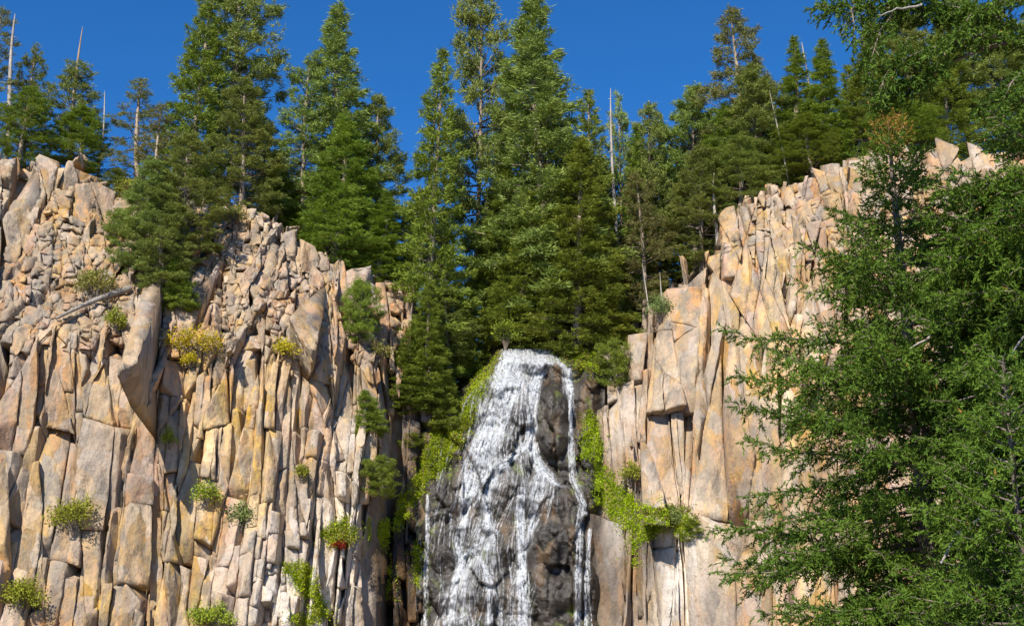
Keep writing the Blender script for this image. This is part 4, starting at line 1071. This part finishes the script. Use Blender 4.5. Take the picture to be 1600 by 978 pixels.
# spruce A: rusty leading shoot in the frame
YA = 16.0
tipA = at(1388, 188, YA); rootA = bpy.data.objects.new('spruce_tree', None); COL.objects.link(rootA)
footA = Vector((tipA.x + .12, YA, -.5)); rootA.location = footA
tag(rootA, 'near spruce with rusty leading shoot, standing before the right cliff', 'tree', 'near spruces')
HA = tipA.z - footA.z
tkA = Tubes(); zz = np.linspace(0, HA, 16); tkA.add(np.stack([-.12 * zz / HA, .05 * np.sin(zz), zz], 1), .17 * (1 - zz / HA) ** .8 + .006, 8)
obj('trunk', tkA.mesh('trunk', M['dbark']), rootA)
NA = Near(5)
nbA = 205
for i in range(nbA):
    t = (i + NA.r.random()) / nbA
    z = 1.7 + (HA - 2.05) * t
    az = i * 2.39996 + NA.r.normal(0, .35); dtop = HA - z
    L = np.interp(dtop, [0, .8, 1.7, 2.3, 3.2, 6], [.06, .42, .85, 1.6, 1.95, 2.05]) * NA.r.choice([.62, .8, .95, 1.05, 1.2])
    if math.sin(az) > .6: L *= .8
    el = math.radians(np.interp(dtop, [0, .6, 2, 6], [62, 40, 12, -8]) + NA.r.normal(0, 6))
    P = limb((-.12 * z / HA, 0, z), az, el, L, .22 if dtop > 1 else .05, .24)
    NA.bough(P, .006 + .008 * L, .10 if dtop < 1.5 else .15, 1.0, .35 if dtop > 1 else .05, .55)
NA.build(rootA)
NR = Near(6)
for i in range(16):
    z = HA - .02 - .045 * i; P = limb((-.12 * z / HA, 0, z), i * 2.4, math.radians(60), .14 + .025 * i, 0, .1, 5); NR.bough(P, .006, .2, .9, 0, .12, .5)
NR.sprigs(np.stack([np.full(14, -.12), np.zeros(14), HA - np.linspace(.45, -.06, 14)], 1), np.tile([0, 0, 1.], (14, 1)) + NR.r.normal(0, .3, (14, 3)), np.full(14, .07))
C_, D__, L__ = np.concatenate(NR.C), np.concatenate(NR.D), np.concatenate(NR.L); D__ /= np.linalg.norm(D__, axis=1)[:, None]
V, T = blades(np.repeat(C_, 6, 0) + np.repeat(D__ * L__[:, None], 6, 0) * np.tile(np.linspace(0, .85, 6), len(C_))[:, None], np.repeat(D__, 6, 0) * .8 + NR.r.normal(0, .5, (len(C_) * 6, 3)), np.full(len(C_) * 6, .038), np.full(len(C_) * 6, .012))
tag(obj('leading_shoot', mesh('leading_shoot', V, [T], M['rust']), rootA), 'rusty brown leading shoot', kind='stuff')

# spruce B: bigger, its trunk just beyond the right edge
YB = 14.5
pB = at(1668, 500, YB); rootB = bpy.data.objects.new('spruce_tree', None); COL.objects.link(rootB); rootB.location = (pB.x, YB, -.5)
tag(rootB, 'big near spruce at the right edge with a bough hanging across the top corner', 'tree', 'near spruces')
HB = 11.5; tkB = Tubes(); zz = np.linspace(0, HB, 16); tkB.add(np.stack([0 * zz, .05 * np.sin(zz), zz], 1), .24 * (1 - zz / HB) ** .8 + .01, 9)
obj('trunk', tkB.mesh('trunk', M['dbark']), rootB)
NB = Near(8); o_ = np.array(rootB.location)
nbB = 225
for i in range(nbB):
    t = (i + NB.r.random()) / nbB
    z = 1.8 + 6.7 * t
    az = math.pi + NB.r.normal(0, .95) - .25
    px, py = proj(pB.x, YB, z - .5)
    L = NB.r.uniform(1.0, 1.75) * np.interp(py, [185, 230, 330, 500, 1000], [.55, .85, .98, 1, 1.1])
    if py < 185 or (py < 270 and NB.r.random() < .72): continue
    P = limb((0, 0, z), az, math.radians(NB.r.normal(2, 9)), L, .25, .22)
    NB.bough(P, .008 + .010 * L, .15, 1.0, .4, .55)
def pts(lst): return np.array([np.array(at(x, y, yy)) - o_ for x, y, yy in lst])
TOP = [([(1668, 70, 14.5), (1600, 50, 14.3), (1520, 22, 14.2), (1400, 14, 14.1), (1275, 10, 14.0)], .045, .22, 1.25),
       ([(1668, 120, 14.5), (1600, 62, 14.2), (1530, 55, 13.9), (1440, 80, 13.8), (1400, 98, 13.8)], .04, .2, 1.0),
       ([(1600, 60, 14.2), (1530, 78, 14.1), (1470, 105, 14.0), (1415, 132, 14.0), (1372, 160, 14.0)], .035, .5, 1.2),
       ([(1560, 30, 14.2), (1480, 10, 14.1), (1420, -10, 14.0), (1330, -30, 14.0)], .03, .1, 1.2),
       ([(1668, -40, 14.5), (1580, -30, 14.3), (1480, -35, 14.2), (1380, -60, 14.0)], .04, .1, 1.2),
       ([(1400, 14, 14.1), (1375, 50, 14.0), (1362, 90, 13.9), (1356, 120, 13.9)], .012, .0, 1.1),
       ([(1420, 60, 13.9), (1398, 95, 13.9), (1382, 120, 13.85), (1374, 150, 13.8)], .012, .0, 1.1),
       ([(1330, 12, 14.0), (1335, 40, 13.9), (1334, 70, 13.9)], .010, .0, .9),
       ([(1668, 190, 14.5), (1620, 165, 14.3), (1570, 150, 14.2), (1530, 165, 14.1)], .03, .25, .8),
       ([(1668, 60, 14.5), (1620, 90, 14.2), (1580, 130, 14.0), (1560, 175, 14.0)], .03, .2, 1.0),
       ([(1640, 10, 14.3), (1570, 0, 14.0), (1520, 20, 13.9), (1490, 60, 13.8)], .03, .1, 1.1)]
for lst, rad, f0, dn in TOP: NB.bough(pts(lst), rad, f0, dn * 2.0, .45, .27, .9)
NB.build(rootB)
# bleached bare limbs among the green
for lst, rd in [([(1600, 680, 14.0), (1560, 700, 13.8), (1505, 730, 13.7)], .012), ([(1640, 860, 14.2), (1560, 800, 13.6), (1500, 820, 13.5), (1470, 880, 13.4)], .03), ([(1650, 460, 14.4), (1600, 520, 14.0), (1575, 560, 13.9)], .02),
                ([(1470, 505, 15.0), (1450, 530, 14.6), (1420, 548, 14.4)], .02), ([(1440, 8, 13.9), (1400, 16, 13.8), (1372, 24, 13.8)], .016)]:
    P = pts(lst); k_ = np.linspace(0, len(P) - 1, 9); P = np.stack([np.interp(k_, np.arange(len(P)), P[:, j]) for j in range(3)], 1); P[1:-1] = (P[:-2] + P[1:-1] + P[2:]) / 3 + rng.normal(0, .012, (7, 3)); dl = Tubes(); dl.add(P, rd * np.linspace(1, .35, len(P)), 6); obj('dead_limb', dl.mesh('dead_limb', M['limb']), rootB)
# spruce C: lower tree filling the lower right
YC = 13.2
pC = at(1560, 500, YC); rootC = bpy.data.objects.new('spruce_tree', None); COL.objects.link(rootC); rootC.location = (pC.x, YC, -.5)
topC = at(1560, 560, YC).z + .5
tag(rootC, 'shorter near spruce in the lower right corner', 'tree', 'near spruces')
tkC = Tubes(); zz = np.linspace(0, topC, 10); tkC.add(np.stack([0 * zz, 0 * zz, zz], 1), 0.06 * (1 - zz / topC) ** .8 + .006, 7); obj('trunk', tkC.mesh('trunk', M['dbark']), rootC)
NCc = Near(9)
for i in range(95):
    t = (i + NCc.r.random()) / 95; z = 1.7 + (topC - 1.72) * t; dtop = topC - z
    L = min(.1 + .5 * dtop, 1.2) * NCc.r.uniform(.7, 1.1)
    NCc.bough(limb((0, 0, z), i * 2.4 + NCc.r.normal(0, .3), math.radians(np.interp(dtop, [0, .6, 3], [60, 30, 0])), L, .2, .22), .008 + .01 * L, .15, .9, .3, .42)
NCc.build(rootC)
